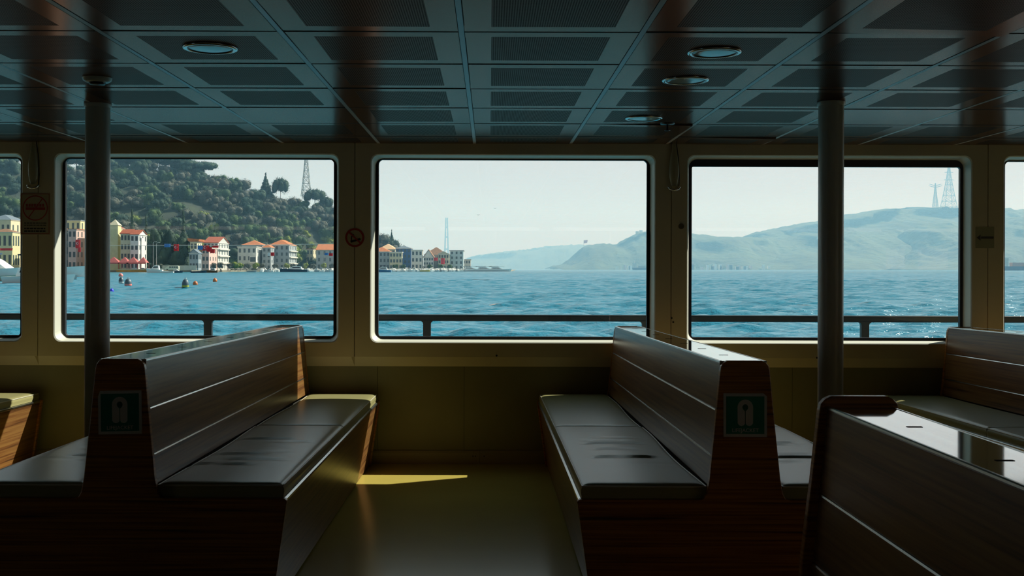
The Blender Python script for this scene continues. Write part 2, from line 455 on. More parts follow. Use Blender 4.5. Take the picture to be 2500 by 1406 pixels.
# ================================================================== benches
def panel_profile(single=False, grow=0.0):
    g = grow
    right = [(.505+g,0),(.558+g,.388),(.560+g,.398),(.553+g,.4045),(.150,.4045),(.136,.410),(.127,.425),(.118,.475),(.0995+g*.4,.656),(.083+g*.4,.835),(.080,.850),(.071,.862),(.058,.869)]
    if single:
        left = [(-.058,.869),(-.071,.862),(-.080,.850),(-.083,.835),(-.0995,.656),(-.118,.475),(-.134,.20),(-.142,0)]
    else:
        left = [(-x, z) for x, z in reversed(right)]
    return right + left
def back_x(z): return .117 - (z-.45)*(.117-.0785)/(.862-.45)

CREASES = [(.30,.10,.55,.0040),(.34,.25,.80,.0050),(.385,.12,.50,.0040),(.62,.15,.72,.0035),(.655,.35,.85,.0030),(.69,.2,.6,.0022),(.47,.3,.7,.002)]
def cushion(x0, x1, y0, y1, z0, z1, parent, seed, creases=True, flip=False):
    nx, ny = 26, 74; mb = MB(); rr = random.Random(seed)
    cr_ = [(c[0]+rr.uniform(-.05,.05), c[1]+rr.uniform(-.08,.08), c[2]+rr.uniform(-.1,.1), c[3]*rr.uniform(.6,1.2), rr.uniform(-.02,.02)) for c in CREASES]
    top = []; L = y1-y0; Wd = x1-x0; ph = rr.uniform(0, 6)
    def edge(u):      # soft shoulder near a border
        return 1 - math.exp(-u/.011)
    for j in range(ny+1):
        for i in range(nx+1):
            u, v = i/nx, j/ny
            # concentrate columns near the borders
            uu = .5 - .5*math.cos(PI*u); vv = v if j in (0, ny) else (.5-.5*math.cos(PI*v))*.5 + v*.5
            wav = .007*math.sin(vv*L*4.2+ph) * (1 if uu < .02 or uu > .98 else .6)
            x = x0 + uu*Wd + (wav if (flip and uu > .5) or (not flip and uu < .5) else 0)
            y = y0 + vv*L
            d = min(uu*Wd, (1-uu)*Wd, vv*L, (1-vv)*L)
            z = z0 + (z1-z0-.010) + .010*edge(d) + .006*math.sin(PI*uu)*math.sin(PI*vv)
            if creases:
                for (cv, ca, cb, dep, sk) in cr_:
                    uf = 1-uu if flip else uu
                    if ca-.08 < uf < cb+.08:
                        fade = min(1, max(0, (uf-ca+.08)/.16))*min(1, max(0, (cb+.08-uf)/.16))
                        t_ = (vv - cv - sk*math.sin(PI*uf))*L/.011
                        z += (-dep*2.2*math.exp(-t_*t_) + dep*.55*math.exp(-(t_-2.0)**2))*fade
            top.append((x, y, z))
    W_ = nx+1
    mb.add(top, [(j*W_+i, j*W_+i+1, (j+1)*W_+i+1, (j+1)*W_+i) for j in range(ny) for i in range(nx)], 0, True)
    rim = [i for i in range(W_)] + [j*W_+nx for j in range(1, ny+1)] + [ny*W_+i for i in range(nx-1, -1, -1)] + [j*W_ for j in range(ny-1, 0, -1)]
    rt = [Vector(top[i]) for i in rim]; n = len(rt)
    c = Vector(((x0+x1)/2, (y0+y1)/2, 0))
    def off(p, d, z):
        q = Vector((p.x, p.y, z)); v = Vector((p.x-c.x, p.y-c.y, 0)); q.x += math.copysign(min(d, abs(v.x)), v.x)*(1 if abs(v.x) > Wd*.47 else 0); q.y += math.copysign(d, v.y)*(1 if abs(v.y) > L*.49 else 0); return q
    rows = [rt, [off(p, .004, p.z-.010) for p in rt], [off(p, .005, (p.z+z0)/2) for p in rt], [off(p, .002, z0+.004) for p in rt], [off(p, -.004, z0) for p in rt]]
    vs = [v for r_ in rows for v in r_]
    mb.add(vs, [(k*n+i, (k+1)*n+i, (k+1)*n+(i+1) % n, k*n+(i+1) % n) for k in range(4) for i in range(n)], 0, True)
    mb.add(rows[-1], [tuple(range(n))], 0)
    o = mb.build('seat_cushion', vinyl, parent)
    pts = [p + Vector((0,0,.001)) for p in rt[::2]]; pts.append(pts[0])
    pm = MB(); pm.tube(pts, .0032, 6, cap=False); pm.build('piping', piping_m, o)
    return o

def text_mesh(s_, size, name='t'):
    cu = bpy.data.curves.new(name, 'FONT'); cu.body = s_; cu.size = size; cu.align_x = 'CENTER'; cu.align_y = 'CENTER'; cu.offset = size*.012
    to = bpy.data.objects.new(name, cu); col.objects.link(to)
    dg = bpy.context.evaluated_depsgraph_get(); me = bpy.data.meshes.new_from_object(to.evaluated_get(dg))
    bpy.data.objects.remove(to); return me

def lifejacket_sign(parent, x, z, y, tilt=0, corner=(1,1)):
    """square 144 mm plate; one or both upper corners are clipped"""
    h = .0725; mb = MB()
    cl = .010
    prof = [(-h,-h),(h,-h)]
    prof += [(h, h-cl),(h-cl*1.1, h)] if corner[1] else [(h,h)]
    prof += [(-h+cl*.7, h),(-h,h-cl*1.9)] if corner[0] else [(-h,h)]
    mb.prism(prof, -.0015, 0)
    s_ = mb.build('sign_plate', white_m, parent); s_.location = (x, y, z); s_.rotation_euler = (0, tilt, 0)
    tag(s_, 'green and white lifejacket sign plate')
    MB().box(-.0635,.0635,-.0020,-.0014,-.0625,.0625).build('green_field', green_m, s_)
    # lifejacket pictogram: rounded collar with a split front
    pg = MB(); N = 14
    outl = [(-.026+.0, -.014)]
    arch = [(.026*math.cos(a), .030+.026*math.sin(a)-.004) for a in [PI*i/N for i in range(N+1)]]
    hx = [(.0095*math.cos(a), .026+.0105*math.sin(a)) for a in [PI*i/N for i in range(N+1)]]
    Y0 = -.0027
    # arch band
    vs = [(p_[0], Y0, p_[1]) for p_ in arch] + [(p_[0], Y0, p_[1]) for p_ in hx]
    pg.add(vs, [(i, i+1, N+1+i+1, N+1+i) for i in range(N)])
    for sgn in (-1, 1):
        leg = [(sgn*.026,.026),(sgn*.0095,.026),(sgn*.0080,.020),(sgn*.0012,.0125),(sgn*.0012,-.028),(sgn*.005,-.0335),(sgn*.0135,-.036),(sgn*.021,-.0335),(sgn*.0255,-.027)]
        pg.add([(a, Y0, b) for a, b in leg], [tuple(range(len(leg)))])
    pg.build('pictogram', white_m, s_)
    dk = MB(); dk.add([(.0095*math.cos(2*PI*i/20), Y0-.0002, .026+.0100*math.sin(2*PI*i/20)) for i in range(20)], [tuple(range(20))])
    dk.add([(-.0008,Y0-.0003,.016),(.0008,Y0-.0003,.016),(.0008,Y0-.0003,-.03),(-.0008,Y0-.0003,-.03)], [(0,1,2,3)])
    dk.build('neck_opening', signgreen_dark, s_)
    me = text_mesh('LIFEJACKET', .0175); me.materials.append(white_m)
    to = bpy.data.objects.new('lettering', me); col.objects.link(to); to.parent = s_; to.location = (0, -.0028, -.051); to.rotation_euler = (R(90), 0, 0)

def bench(label, cx, y0, y1, single=False, sign=None, near_panel=True, slope=SL, z0=None, proud=0.0, seed=1):
    L = y1 - y0
    e_ = empty('double_bench' if not single else 'bench', (cx, y0, floor_z(y0) if z0 is None else z0), label, 'bench', None, (-math.atan(slope), 0, 0))
    T = .026
    prof = panel_profile(single)
    for (a, b) in (((0, T),) if near_panel else ()) + ((L-T, L),):
        pr = prof if not proud else [(x*(1+proud*1.2), z if z < .3 else z+proud*.16) for x, z in prof]
        MB().prism(pr, a, b).build('end_panel', wood, e_, bevel=.003)
    ya, yb = (T if near_panel else 0)+.001, L-T-.001
    sides = (1,) if single else (1, -1)
    # backrest: three boards a side over a core, metal strips in the joints
    cz0 = .41 if not single else .02
    core = [(-back_x(.86)+.016,.852),(back_x(.86)-.016,.852),(back_x(.45)-.022,cz0),(-back_x(.45)+.022,cz0)]
    if single: core = [(-.060,.852),(.060,.852),(.095,.40),(.095,.02),(-.113,.02),(-.095,.45)]
    MB().prism(core, ya, yb).build('backrest_core', seam_m, e_)
    for s in (1, -1):
        bs = [(.448,.5465),(.5525,.7005),(.7065,.8600)]
        if single and s == -1: bs = [(.02,.485),(.491,.652),(.658,.8600)]
        for (a, b) in bs:
            def bx_(z): return back_x(z) if z > .3 else .132 - (z-.02)*.03
            pr = [(s*bx_(a), a),(s*bx_(b), b),(s*(bx_(b)-.016), b),(s*(bx_(a)-.016), a)]
            MB().prism(pr, ya, yb).build('backrest_board', wood_face, e_, bevel=.0015)
            if b < .85:
                zz = b+.003
                MB().prism([(s*(bx_(zz)-.004), zz-.0028),(s*(bx_(zz)+.0022), zz-.0026),(s*(bx_(zz)+.0008), zz+.0014),(s*(bx_(zz)-.004), zz+.0028)], ya, yb).build('joint_strip', steel, e_)
    # top board, edge trims, small slots
    MB().box(-.0725,.0725, ya, yb, .853, .8665).build('top_board', wood_top, e_)
    for s in (1, -1):
        MB().prism([(s*.0725,.8675),(s*.0770,.8675),(s*.0795,.8655),(s*.0802,.861),(s*.0725,.861)], ya, yb).build('top_trim', steel, e_)
    k = 0; y = .34
    while y < L-.1:
        MB().box(-.016,.016, y-.005, y+.005, .8660, .8672).build('slot', dark_m, e_); y += .41
    # base
    if single: pr = [(.495,.01),(.548,.392),(-.095,.392),(-.115,.01)]
    else: pr = [(.495,.01),(.548,.392),(-.548,.392),(-.495,.01)]
    MB().prism(pr, ya, yb).build('base', wood_face, e_)
    for s in sides:
        MB().prism([(s*.538,.388),(s*.549,.386),(s*.554,.391),(s*.553,.398),(s*.546,.402),(s*.530,.402)], ya, yb).build('seat_edge', steel, e_)
        mid = (ya+yb)/2
        a, b = (.128, .540) if s > 0 else (-.540, -.128)
        cushion(a, b, ya+.004, mid-.004, .4035, .452, e_, seed*10+s, flip=(s < 0))
        cushion(a, b, mid+.004, yb-.004, .4035, .450, e_, seed*10+s+3, creases=False, flip=(s < 0))
    if sign: lifejacket_sign(e_, sign[0], sign[1], -.0005, sign[2], sign[3])
    return e_

YN, YF = 3.68, 6.845
bench('double-sided walnut bench at the far left, its seat end lit orange by the sun', -3.32, YN, YF, seed=2)
bench('double-sided walnut bench left of the open floor, a lifejacket sign on its end', -1.233, YN, YF, sign=(.002, .691, R(-1.2), (1,0)), seed=3)
bench('double-sided walnut bench right of the open floor, lifejacket sign beside the right pole', .8545, YN, YF, sign=(.0, .688, 0, (0,1)), seed=4)
bench('double-sided walnut bench at the far right beyond the right pole, backrest against the window', 2.915, YN, YF, seed=5)
bench('walnut bench in the lower right corner, seen from behind, glossy top mirroring the sky', .900, -.46, 2.712, single=True, slope=0.0, z0=.022, proud=.14, seed=6)

# ================================================================== signs and fittings on the window wall
def W(px, py): return ((px-CX)/391, EYE-(py-CY)/391)
def disc(mb, x, z, r0, r1, y, n=40, mi=0, a0=0, a1=2*PI):
    vs = []; 
    for i in range(n+1):
        a = a0+(a1-a0)*i/n; vs += [(x+r0*math.cos(a), y, z+r0*math.sin(a)), (x+r1*math.cos(a), y, z+r1*math.sin(a))]
    mb.add(vs, [(2*i, 2*i+1, 2*i+3, 2*i+2) for i in range(n)], mi)
def bar(mb, p, q, wd, y, mi=0):
    p = Vector(p); q = Vector(q); d = (q-p).normalized(); n = Vector((-d.y, d.x))*wd/2
    mb.add([(v.x, y, v.y) for v in (p-n, q-n, q+n, p+n)], [(0,1,2,3)], mi)
# round no-smoking sign
x, z = W(866, 581)
e_ = empty('no_smoking_sign', (x, YW, z), 'round red-ringed prohibition sign on the mullion left of the middle window', 'sign')
mb = MB(); mb.add([(.061*math.cos(2*PI*i/40), -.002, .061*math.sin(2*PI*i/40)) for i in range(40)] + [(.061*math.cos(2*PI*i/40), 0, .061*math.sin(2*PI*i/40)) for i in range(40)],
    [tuple(range(40))] + [(i, (i+1) % 40, (i+1) % 40+40, i+40) for i in range(40)]); mb.build('plate', cream_sign, e_)
mb = MB(); disc(mb, 0, 0, .047, .059, -.0026); bar(mb, (-.038,.036), (.038,-.036), .010, -.0034); mb.build('ring_and_slash', red_m, e_)
mb = MB(); bar(mb, (-.026,-.026), (.036,-.008), .013, -.0029); bar(mb, (-.022,-.026), (-.020,.006), .007, -.0029); bar(mb, (-.020,.004), (-.008,.020), .007, -.0029); mb.build('cigarette', black_m, e_)
# square notice with ring, left mullion
x, z = W(86, 524)
e_ = empty('notice_sign', (x, YW, z-.003), 'rectangular notice with a red prohibition ring on the left mullion', 'sign')
MB().box(-.093,.093,-.002,0,-.130,.130).build('plate', cream_sign, e_)
mb = MB()
for (a, b, c_, d_) in ((-.088,.088,.122,.125),(-.088,.088,-.125,-.122),(-.088,-.085,-.125,.125),(.085,.088,-.125,.125)): mb.box(a,b,-.0028,-.0019,c_,d_)
mb.build('border', red_m, e_)
mb = MB(); disc(mb, 0, .036, .072, .079, -.0028); bar(mb, (-.040,-.022), (.045,.094), .006, -.0034); mb.build('ring_and_slash', red_m, e_)
mb = MB()
for i in range(7): mb.box(-.058+i*.0168, -.046+i*.0168, -.0030, -.0020, .044, .062)
mb.box(-.060,.062,-.0030,-.0020,.024,.040)
mb.build('red_lettering', red_m, e_)
mb = MB()
rr = random.Random(3)
for zz, h_ in ((-.058,.006),(-.072,.005),(-.092,.009),(-.108,.009)):
    xx = -.068
    while xx < .062:
        ww = rr.uniform(.008,.022); mb.box(xx, min(xx+ww,.07), -.0028, -.0019, zz-h_/2, zz+h_/2); xx += ww+.004
mb.build('small_print', black_m, e_)
# arrow sign, right mullion
x, z = W(2404, 580)
e_ = empty('arrow_sign', (x, YW, z+.009), 'small plate with a black arrow pointing left on the right mullion', 'sign')
MB().box(-.058,.058,-.002,0,-.066,.066).build('plate', mat('grey green plate', (.36,.36,.24), .45), e_)
mb = MB(); bar(mb, (-.026,0), (.054,0), .014, -.0028); mb.add([(-.052,-.0028,0),(-.028,-.0028,-.019),(-.028,-.0028,.019)], [(0,1,2)]); mb.build('arrow', black_m, e_)
# round grommet
x, z = W(1663, 551)
mb = MB(); mb.tube([(0,0,0),(0,-.006,0)], [.018,.016], 20); o = mb.build('round_cap', mat('dull brown plastic', (.13,.11,.06), .5), loc=(x, YW, z)); tag(o, 'small round brown cap on the mullion right of the middle window', 'cap')
# hanging sleeves with chrome clips
def sleeve(px, label, dy=0):
    x, z = W(px, 400+dy)
    e_ = empty('curtain_tieback', (x, YW-.03, ZC-.002), label, 'tieback', 'tiebacks on the mullions')
    prof = [(.010,0),(.014,-.03),(.024,-.09),(.031,-.15),(.030,-.20),(.022,-.245),(.015,-.262)]
    mb = MB(); n = 20
    vs = [(r*math.cos(2*PI*k/n), r*.55*math.sin(2*PI*k/n), zz) for r, zz in prof for k in range(n)]
    mb.add(vs, [(i*n+k, i*n+(k+1) % n, (i+1)*n+(k+1) % n, (i+1)*n+k) for i in range(len(prof)-1) for k in range(n)], 0, True)
    mb.build('sleeve', mat('translucent cream plastic', (.42,.40,.28), .3), e_)
    mb = MB(); mb.tube([(-.034,0,-.268),(-.026,-.012,-.282),(0,-.016,-.288),(.026,-.012,-.282),(.034,0,-.268)], .007, 8); mb.tube([(-.03,.0,-.272),(-.03,.03,-.272)], .005, 8); mb.tube([(.03,.0,-.272),(.03,.03,-.272)], .005, 8)
    mb.build('clip', chrome, e_)
    MB().tube([(.016,.01,0),(.03,.012,-.10),(.034,.012,-.2),(.032,.005,-.265)], .003, 6).build('cord', black_m, e_)
sleeve(85, 'cream tieback hanging with a chrome clip above the rectangular notice')
sleeve(1643, 'cream tieback hanging with a chrome clip on the mullion right of the middle window')
# peeled strip of seal at the right edge of the middle window
x = (1584-CX)/2700*YG
mb = MB(); mb.add([(x-.006,YG-.012,1.465),(x+.004,YG-.012,1.465),(x+.016,YG-.010,1.36),(x+.020,YG-.008,1.05),(x+.020,YG-.008,.80),(x+.012,YG-.008,.80),(x+.008,YG-.010,1.10),(x+.002,YG-.012,1.36)], [tuple(range(8))])
mb.add([(x-.006,YG-.006,1.465),(x+.004,YG-.006,1.465),(x+.016,YG-.006,1.36),(x+.020,YG-.005,1.05),(x+.020,YG-.005,.80),(x+.012,YG-.005,.80),(x+.008,YG-.006,1.10),(x+.002,YG-.006,1.36)], [tuple(range(7,-1,-1))])
o = mb.build('seal_strip', rubber); tag(o, 'black strip of window seal peeling at the right edge of the middle window', 'seal')

# ================================================================== outside: side deck, rail, deck above
deck_m = mat('grey deck paint', (.16,.18,.18), .5)
mb = MB(); mb.box(XL-.06, XR+.06, 7.04, 7.78, -.10, -.04); struct(mb.build('side_deck', deck_m))
mb = MB(); mb.box(XL-.06, XR+.06, YG+.055, 7.335, 2.15, 2.30); mb.box(XL-.06, XR+.06, YB-.04, 7.04, 2.12, 2.30)
struct(mb.build('upper_deck', lining))
YR = 7.70
zr = EYE-(776-CY)/2700*YR
e_ = empty('railing', (0, YR, -.04), 'dark slate tube railing on the open side deck outside the windows', 'railing')
mb = MB(); mb.box(XL, XR, -.022, .022, zr+.04-.0235, zr+.04+.0235); mb.build('handrail', railpaint, e_, bevel=.012)
p0 = (1043-CX)/2700*YR
for i in range(-4, 6):
    x = p0 + i*1.523; mb = MB(); h_ = zr+.04-.022; f = .02
    prof = [(-.027,0),(.027,0),(.027,h_-f),(.031,h_-f*.4),(.027+f,h_+.002),(-.027-f,h_+.002),(-.031,h_-f*.4),(-.027,h_-f)]
    mb.prism(prof, -.018, .018); o = mb.build('rail_post', railpaint, e_); o.location = (x, 0, 0)

# ================================================================== the strait and its shores
SEA = EYE - 1.90
def sz(x): return SEA + ROLL*x            # the ship lists a hair: the sea plane is tilted to it
def P(px, py, Y):
    x = (px-CX)/2700*Y
    return Vector((x, Y, EYE-(py-CY)/2700*Y + ROLL*x))
sea_m = bpy.data.materials.new('strait water'); sea_m.use_nodes = True
t = sea_m.node_tree; p = t.nodes['Principled BSDF']
tcn = t.nodes.new('ShaderNodeTexCoord')
def wave(scale, detail, stretch):
    mpn = t.nodes.new('ShaderNodeMapping'); mpn.inputs['Scale'].default_value = stretch; n = t.nodes.new('ShaderNodeTexNoise')
    n.inputs['Scale'].default_value = scale; n.inputs['Detail'].default_value = detail; n.inputs['Roughness'].default_value = .62
    t.links.new(tcn.outputs['Object'], mpn.inputs[0]); t.links.new(mpn.outputs[0], n.inputs[0]); return n.outputs[0]
w1 = wave(1.1, 5, (.75,1.3,1)); w2 = wave(.16, 3, (.6,1.2,1))
ad = t.nodes.new('ShaderNodeMath'); ad.operation = 'MULTIPLY_ADD'; ad.inputs[1].default_value = 3.0
t.links.new(w2, ad.inputs[0]); t.links.new(w1, ad.inputs[2])
bmp = t.nodes.new('ShaderNodeBump'); bmp.inputs['Strength'].default_value = 1.0; bmp.inputs['Distance'].default_value = .30
t.links.new(ad.outputs[0], bmp.inputs['Height']); t.links.new(bmp.outputs[0], p.inputs['Normal'])
p.inputs['Base Color'].default_value = (.012,.17,.26,1); p.inputs['Roughness'].default_value = .22; p.inputs['IOR'].default_value = 1.33
import numpy as np
rng = np.random.default_rng(4)
NW = 46
lam = np.exp(rng.uniform(np.log(.7), np.log(7.0), NW)); th = rng.normal(R(248), R(38), NW)
kx = 2*PI/lam*np.cos(th); ky = 2*PI/lam*np.sin(th); ph = rng.uniform(0, 2*PI, NW); am = .0072*lam**.66
sea_v = []; sea_f = []; nb = 0
def sea_band(x0, x1, y0, y1, st, lmin, fade=None):
    global nb
    X = np.arange(x0, x1+st*.5, st); Y = np.arange(y0, y1+st*.5, st); gx, gy = np.meshgrid(X, Y)
    z = np.zeros_like(gx)
    for i in range(NW):
        if lam[i] < lmin: continue
        s1 = np.sin(kx[i]*gx + ky[i]*gy + ph[i] + .6*np.sin(gx*.11+gy*.07+i))
        z += am[i]*(s1 + .35*(1-2*np.abs(s1)))
    if fade: z *= np.clip((fade[1]-gy)/(fade[1]-fade[0]), 0, 1)
    z += ROLL*gx
    nX, nY = len(X), len(Y)
    sea_v.append(np.stack([gx.ravel(), gy.ravel(), z.ravel()], 1))
    a = (np.arange(nY-1)[:,None]*nX + np.arange(nX-1)[None,:]).ravel() + nb
    sea_f.append(np.stack([a, a+1, a+1+nX, a+nX], 1)); nb += nX*nY
sea_band(-30, 30, 12, 60, .16, .9)
sea_band(-95, 95, 60, 190, .42, 1.6)
sea_band(-300, 300, 190, 620, 1.2, 4.0, (300, 900))
V = np.concatenate(sea_v); F = np.concatenate(sea_f)
me = bpy.data.meshes.new('sea'); me.vertices.add(len(V)); me.vertices.foreach_set('co', V.ravel())
me.loops.add(len(F)*4); me.loops.foreach_set('vertex_index', F.ravel()); me.polygons.add(len(F))
me.polygons.foreach_set('loop_start', np.arange(0, len(F)*4, 4)); me.polygons.foreach_set('loop_total', np.full(len(F), 4))
me.polygons.foreach_set('use_smooth', np.ones(len(F), bool)); me.materials.append(sea_m); me.update(); me.validate()
o = bpy.data.objects.new('sea', me); col.objects.link(o); o.location = (0,0,SEA); struct(o)
mb = MB()
def flat(x0, x1, y0, y1): mb.add([(x0,y0,x0*ROLL-.10),(x1,y0,x1*ROLL-.10),(x1,y1,x1*ROLL-.10),(x0,y1,x0*ROLL-.10)], [(0,1,2,3)])
flat(-9000,9000,-60,12.1); flat(-9000,-29.9,12.1,60); flat(29.9,9000,12.1,60); flat(-9000,-94.8,60,190); flat(94.8,9000,60,190); flat(-9000,-299,190,620); flat(299,9000,190,620)
mb.add([(-9000,619,-9000*ROLL),(9000,619,9000*ROLL),(9000,16000,9000*ROLL),(-9000,16000,-9000*ROLL)], [(0,1,2,3)])
o = mb.build('open_water', sea_m, recalc=False); o.location = (0,0,SEA); struct(o)

def interp(pts, x):
    if x <= pts[0][0]: return pts[0][1]
    for (a, b), (c, d) in zip(pts[:-1], pts[1:]):
        if x <= c: return b + (d-b)*(x-a)/(c-a)
    return pts[-1][1]
def sstep(t_): t_ = max(0, min(1, t_)); return t_*t_*(3-2*t_)

# quay land
shore = [(-80,640),(120,650),(270,655),(450,690),(600,740),(840,790),(1000,820),(1140,860),(1240,900)]
quay_m = mat('pale quay stone', (.38,.36,.27), .8, var=(.4,.4))
mb = MB()
fr = [P(px, 0, Y) for px, Y in shore]; n = len(fr)
vs = []
for v in fr: vs += [(v.x, v.y, sz(v.x)-1), (v.x, v.y, sz(v.x)+1.1), (v.x*1.0+10, max(v.y+500, 1500) if v.x < -60 else v.y+120, sz(v.x)+1.2)]
fs = []
for i in range(n-1):
    a, b = 3*i, 3*i+3; fs += [(a, b, b+1, a+1), (a+1, b+1, b+2, a+2)]
mb.add(vs, fs); a = 3*(n-1); mb.add([vs[a], vs[a+1], vs[a+2]], [(0,1,2)])
struct(mb.build('quay', quay_m))

# wooded hill behind the quay
soil = mat('woodland floor', (.035,.055,.030), .9, var=(.06,.5), lo=(.018,.032,.025))
crest = [(-60,384),(0,384),(60,384),(150,398),(270,404),(380,400),(440,408),(520,420),(580,440),(640,468),(700,486),(770,494),(830,506),(900,552),(950,592),(1000,626),(1060,644),(1130,650)]
YC = 930.0
def hill_y(x): return interp([(-450,705),(-330,705),(-240,735),(-160,800),(-118,880),(-60,905),(-20,922)], x)
def hill_z(x, y):
    py = interp(crest, x/YC*2700+CX)
    H = (EYE-(py-CY)/2700*YC) - 6.5 + ROLL*x
    H = max(H, sz(x)+1)
    y0 = hill_y(x)
    if y <= YC: f = sstep((y-y0)/(YC-y0))*.55 + .45*max(0,(y-y0)/(YC-y0))
    else: f = 1 - .3*sstep((y-YC)/200)
    return sz(x)+1 + (H-sz(x)-1)*f + 2.5*noise.noise(Vector((x*.03, y*.03, 0)))*min(1, f*3)
mb = MB(); nx, ny = 140, 26; vs = []
for j in range(ny+1):
    for i in range(nx+1):
        x = -560 + 540*i/nx; y0 = hill_y(x)-4; y = y0 + (1080-y0)*j/ny
        vs.append((x, y, hill_z(x, y) if j else sz(x)+.5))
mb.add(vs, [(j*(nx+1)+i, j*(nx+1)+i+1, (j+1)*(nx+1)+i+1, (j+1)*(nx+1)+i) for j in range(ny) for i in range(nx)], 0, True)
struct(mb.build('wooded_hill', soil))

# ---- trees
def leaf_mat(name, c, c2): 
    m = mat(name, c, .75, spec=.15, var=(.55,.5), lo=c2); return m
LM = {
 'dark': leaf_mat('dark evergreen leaves', (.045,.085,.055), (.018,.042,.036)),
 'mid': leaf_mat('mid green leaves', (.075,.135,.045), (.035,.07,.035)),
 'lime': leaf_mat('fresh yellow green leaves', (.22,.28,.05), (.10,.15,.04)),
 'bare': leaf_mat('bare grey brown twigs', (.115,.125,.10), (.05,.068,.06)),
}
bark = mat('grey bark', (.10,.08,.06), .9)
def crown_mesh(kind, seed, shape='round', cards=1300):
    rr = random.Random(seed); mb = MB()
    lobes = []
    if shape == 'round':
        lobes = [(Vector((0,0,.95)), Vector((.62,.62,.62)))]
        for _ in range(8):
            a = rr.uniform(0, 2*PI); z = rr.uniform(.45,1.35); q = rr.uniform(.35,.62)
            lobes.append((Vector((math.cos(a)*q, math.sin(a)*q, z)), Vector((1,1,.85))*rr.uniform(.28,.46)))
    elif shape == 'umbrella':
        for _ in range(16):
            a = rr.uniform(0, 2*PI); q = rr.uniform(.1,.85)
            lobes.append((Vector((math.cos(a)*q, math.sin(a)*q, 1.42-.30*q*q+rr.uniform(-.05,.08))), Vector((.42,.42,.25))*rr.uniform(.8,1.2)))
    elif shape == 'cone':
        for i in range(11):
            f = i/10; n_ = 6 if i < 7 else 3
            for k in range(n_):
                a = rr.uniform(0, 2*PI); q = (1-f)*.50*rr.uniform(.6,1.1)
                lobes.append((Vector((math.cos(a)*q, math.sin(a)*q, .25+f*1.80)), Vector((.30*(1.06-f)+.03,.30*(1.06-f)+.03,.15))))
    elif shape == 'cypress':
        for i in range(8):
            f = i/7; wd = .17*math.sin(PI*min(.93,(.18+.82*f)))+.03
            lobes.append((Vector((rr.uniform(-.02,.02),rr.uniform(-.02,.02),.25+f*1.75)), Vector((wd,wd,.22))))
    # lumpy solid heart
    for c_, r_ in lobes:
        n1, n2 = 7, 5; vs = []
        for a in range(n2+1):
            for b in range(n1):
                th = PI*a/n2; ph = 2*PI*b/n1
                d = Vector((math.sin(th)*math.cos(ph), math.sin(th)*math.sin(ph), math.cos(th)))
                q = .86*(1+.22*noise.noise(d*2.3+c_*5)); vs.append((c_.x+d.x*r_.x*q, c_.y+d.y*r_.y*q, c_.z+d.z*r_.z*q))
        if kind != 'bare' or True:
            mb.add(vs, [(a*n1+b, a*n1+(b+1) % n1, (a+1)*n1+(b+1) % n1, (a+1)*n1+b) for a in range(n2) for b in range(n1)], 0, True)
    tot = sum(r_.x*r_.z for _, r_ in lobes)
    for c_, r_ in lobes:
        for _ in range(int(cards*r_.x*r_.z/tot)):
            d = Vector((rr.gauss(0,1), rr.gauss(0,1), rr.gauss(0,1))).normalized()
            q = rr.uniform(.86,1.26); pt = Vector((c_.x+d.x*r_.x*q, c_.y+d.y*r_.y*q, c_.z+d.z*r_.z*q))
            s_ = rr.uniform(.035,.085)*(.75 if shape in ('cypress','cone') else 1)
            u = Vector((rr.gauss(0,1), rr.gauss(0,1), rr.gauss(0,1))).normalized(); v = d.cross(u).normalized(); u = (d*.4+u*.6).normalized()
            mb.add([pt-u*s_*.6, pt+u*s_*.6+v*s_*.2, pt+v*s_], [(0,1,2)])
    o = mb.build('crown', LM[kind], recalc=False); me = o.data; bpy.data.objects.remove(o)
    return me
def trunk_mesh(h, r, tag_='trunk'):
    mb = MB(); mb.tube([(0,0,-.25),(0.02,0,h*.5),(0,0,h)], [r*1.2,r,r*.6], 7)
    for k in range(4):
        a = k*1.7; mb.tube([(0,0,h*.75),(math.cos(a)*.18,math.sin(a)*.18,h*1.1)], [r*.5,r*.25], 5)
    o = mb.build(tag_, bark); me = o.data; bpy.data.objects.remove(o); return me
CM = {k: [crown_mesh(k, 10+i*7+hash_) for i in range(3)] for hash_, k in enumerate(('dark','mid','lime','bare'))}
UM = [crown_mesh('dark', 50+i, 'umbrella') for i in range(2)]
CO = crown_mesh('dark', 60, 'cone', 2200); CY_ = crown_mesh('dark', 61, 'cypress', 500)
TR = trunk_mesh(.55, .05); TRU = trunk_mesh(1.35, .035); TRC = trunk_mesh(.5, .04)
def tree(name, label, cat, loc, R_, crown, trunk, zs=1.0, group=None, rz=0):
    e_ = bpy.data.objects.new(name, None); col.objects.link(e_); e_.location = loc; e_.scale = (R_, R_, R_*zs); e_.rotation_euler = (0,0,rz)
    tag(e_, label, cat, group)
    c_ = bpy.data.objects.new('crown', crown); col.objects.link(c_); c_.parent = e_
    t_ = bpy.data.objects.new('trunk', trunk); col.objects.link(t_); t_.parent = e_
    return e_
TL = {'dark': ('evergreen_tree', 'dense dark evergreen tree among the woods on the left hillside', 'dark evergreens on the hillside'),
      'mid': ('broadleaf_tree', 'mid green leafy tree among the woods on the left hillside', 'leafy trees on the hillside'),
      'lime': ('budding_tree', 'fresh yellow-green tree coming into leaf on the left hillside', 'yellow-green trees on the hillside'),
      'bare': ('bare_tree', 'grey-brown leafless tree among the woods on the left hillside', 'leafless trees on the hillside')}
rr = random.Random(21)
x = -422.0; count = 0
rows = 10
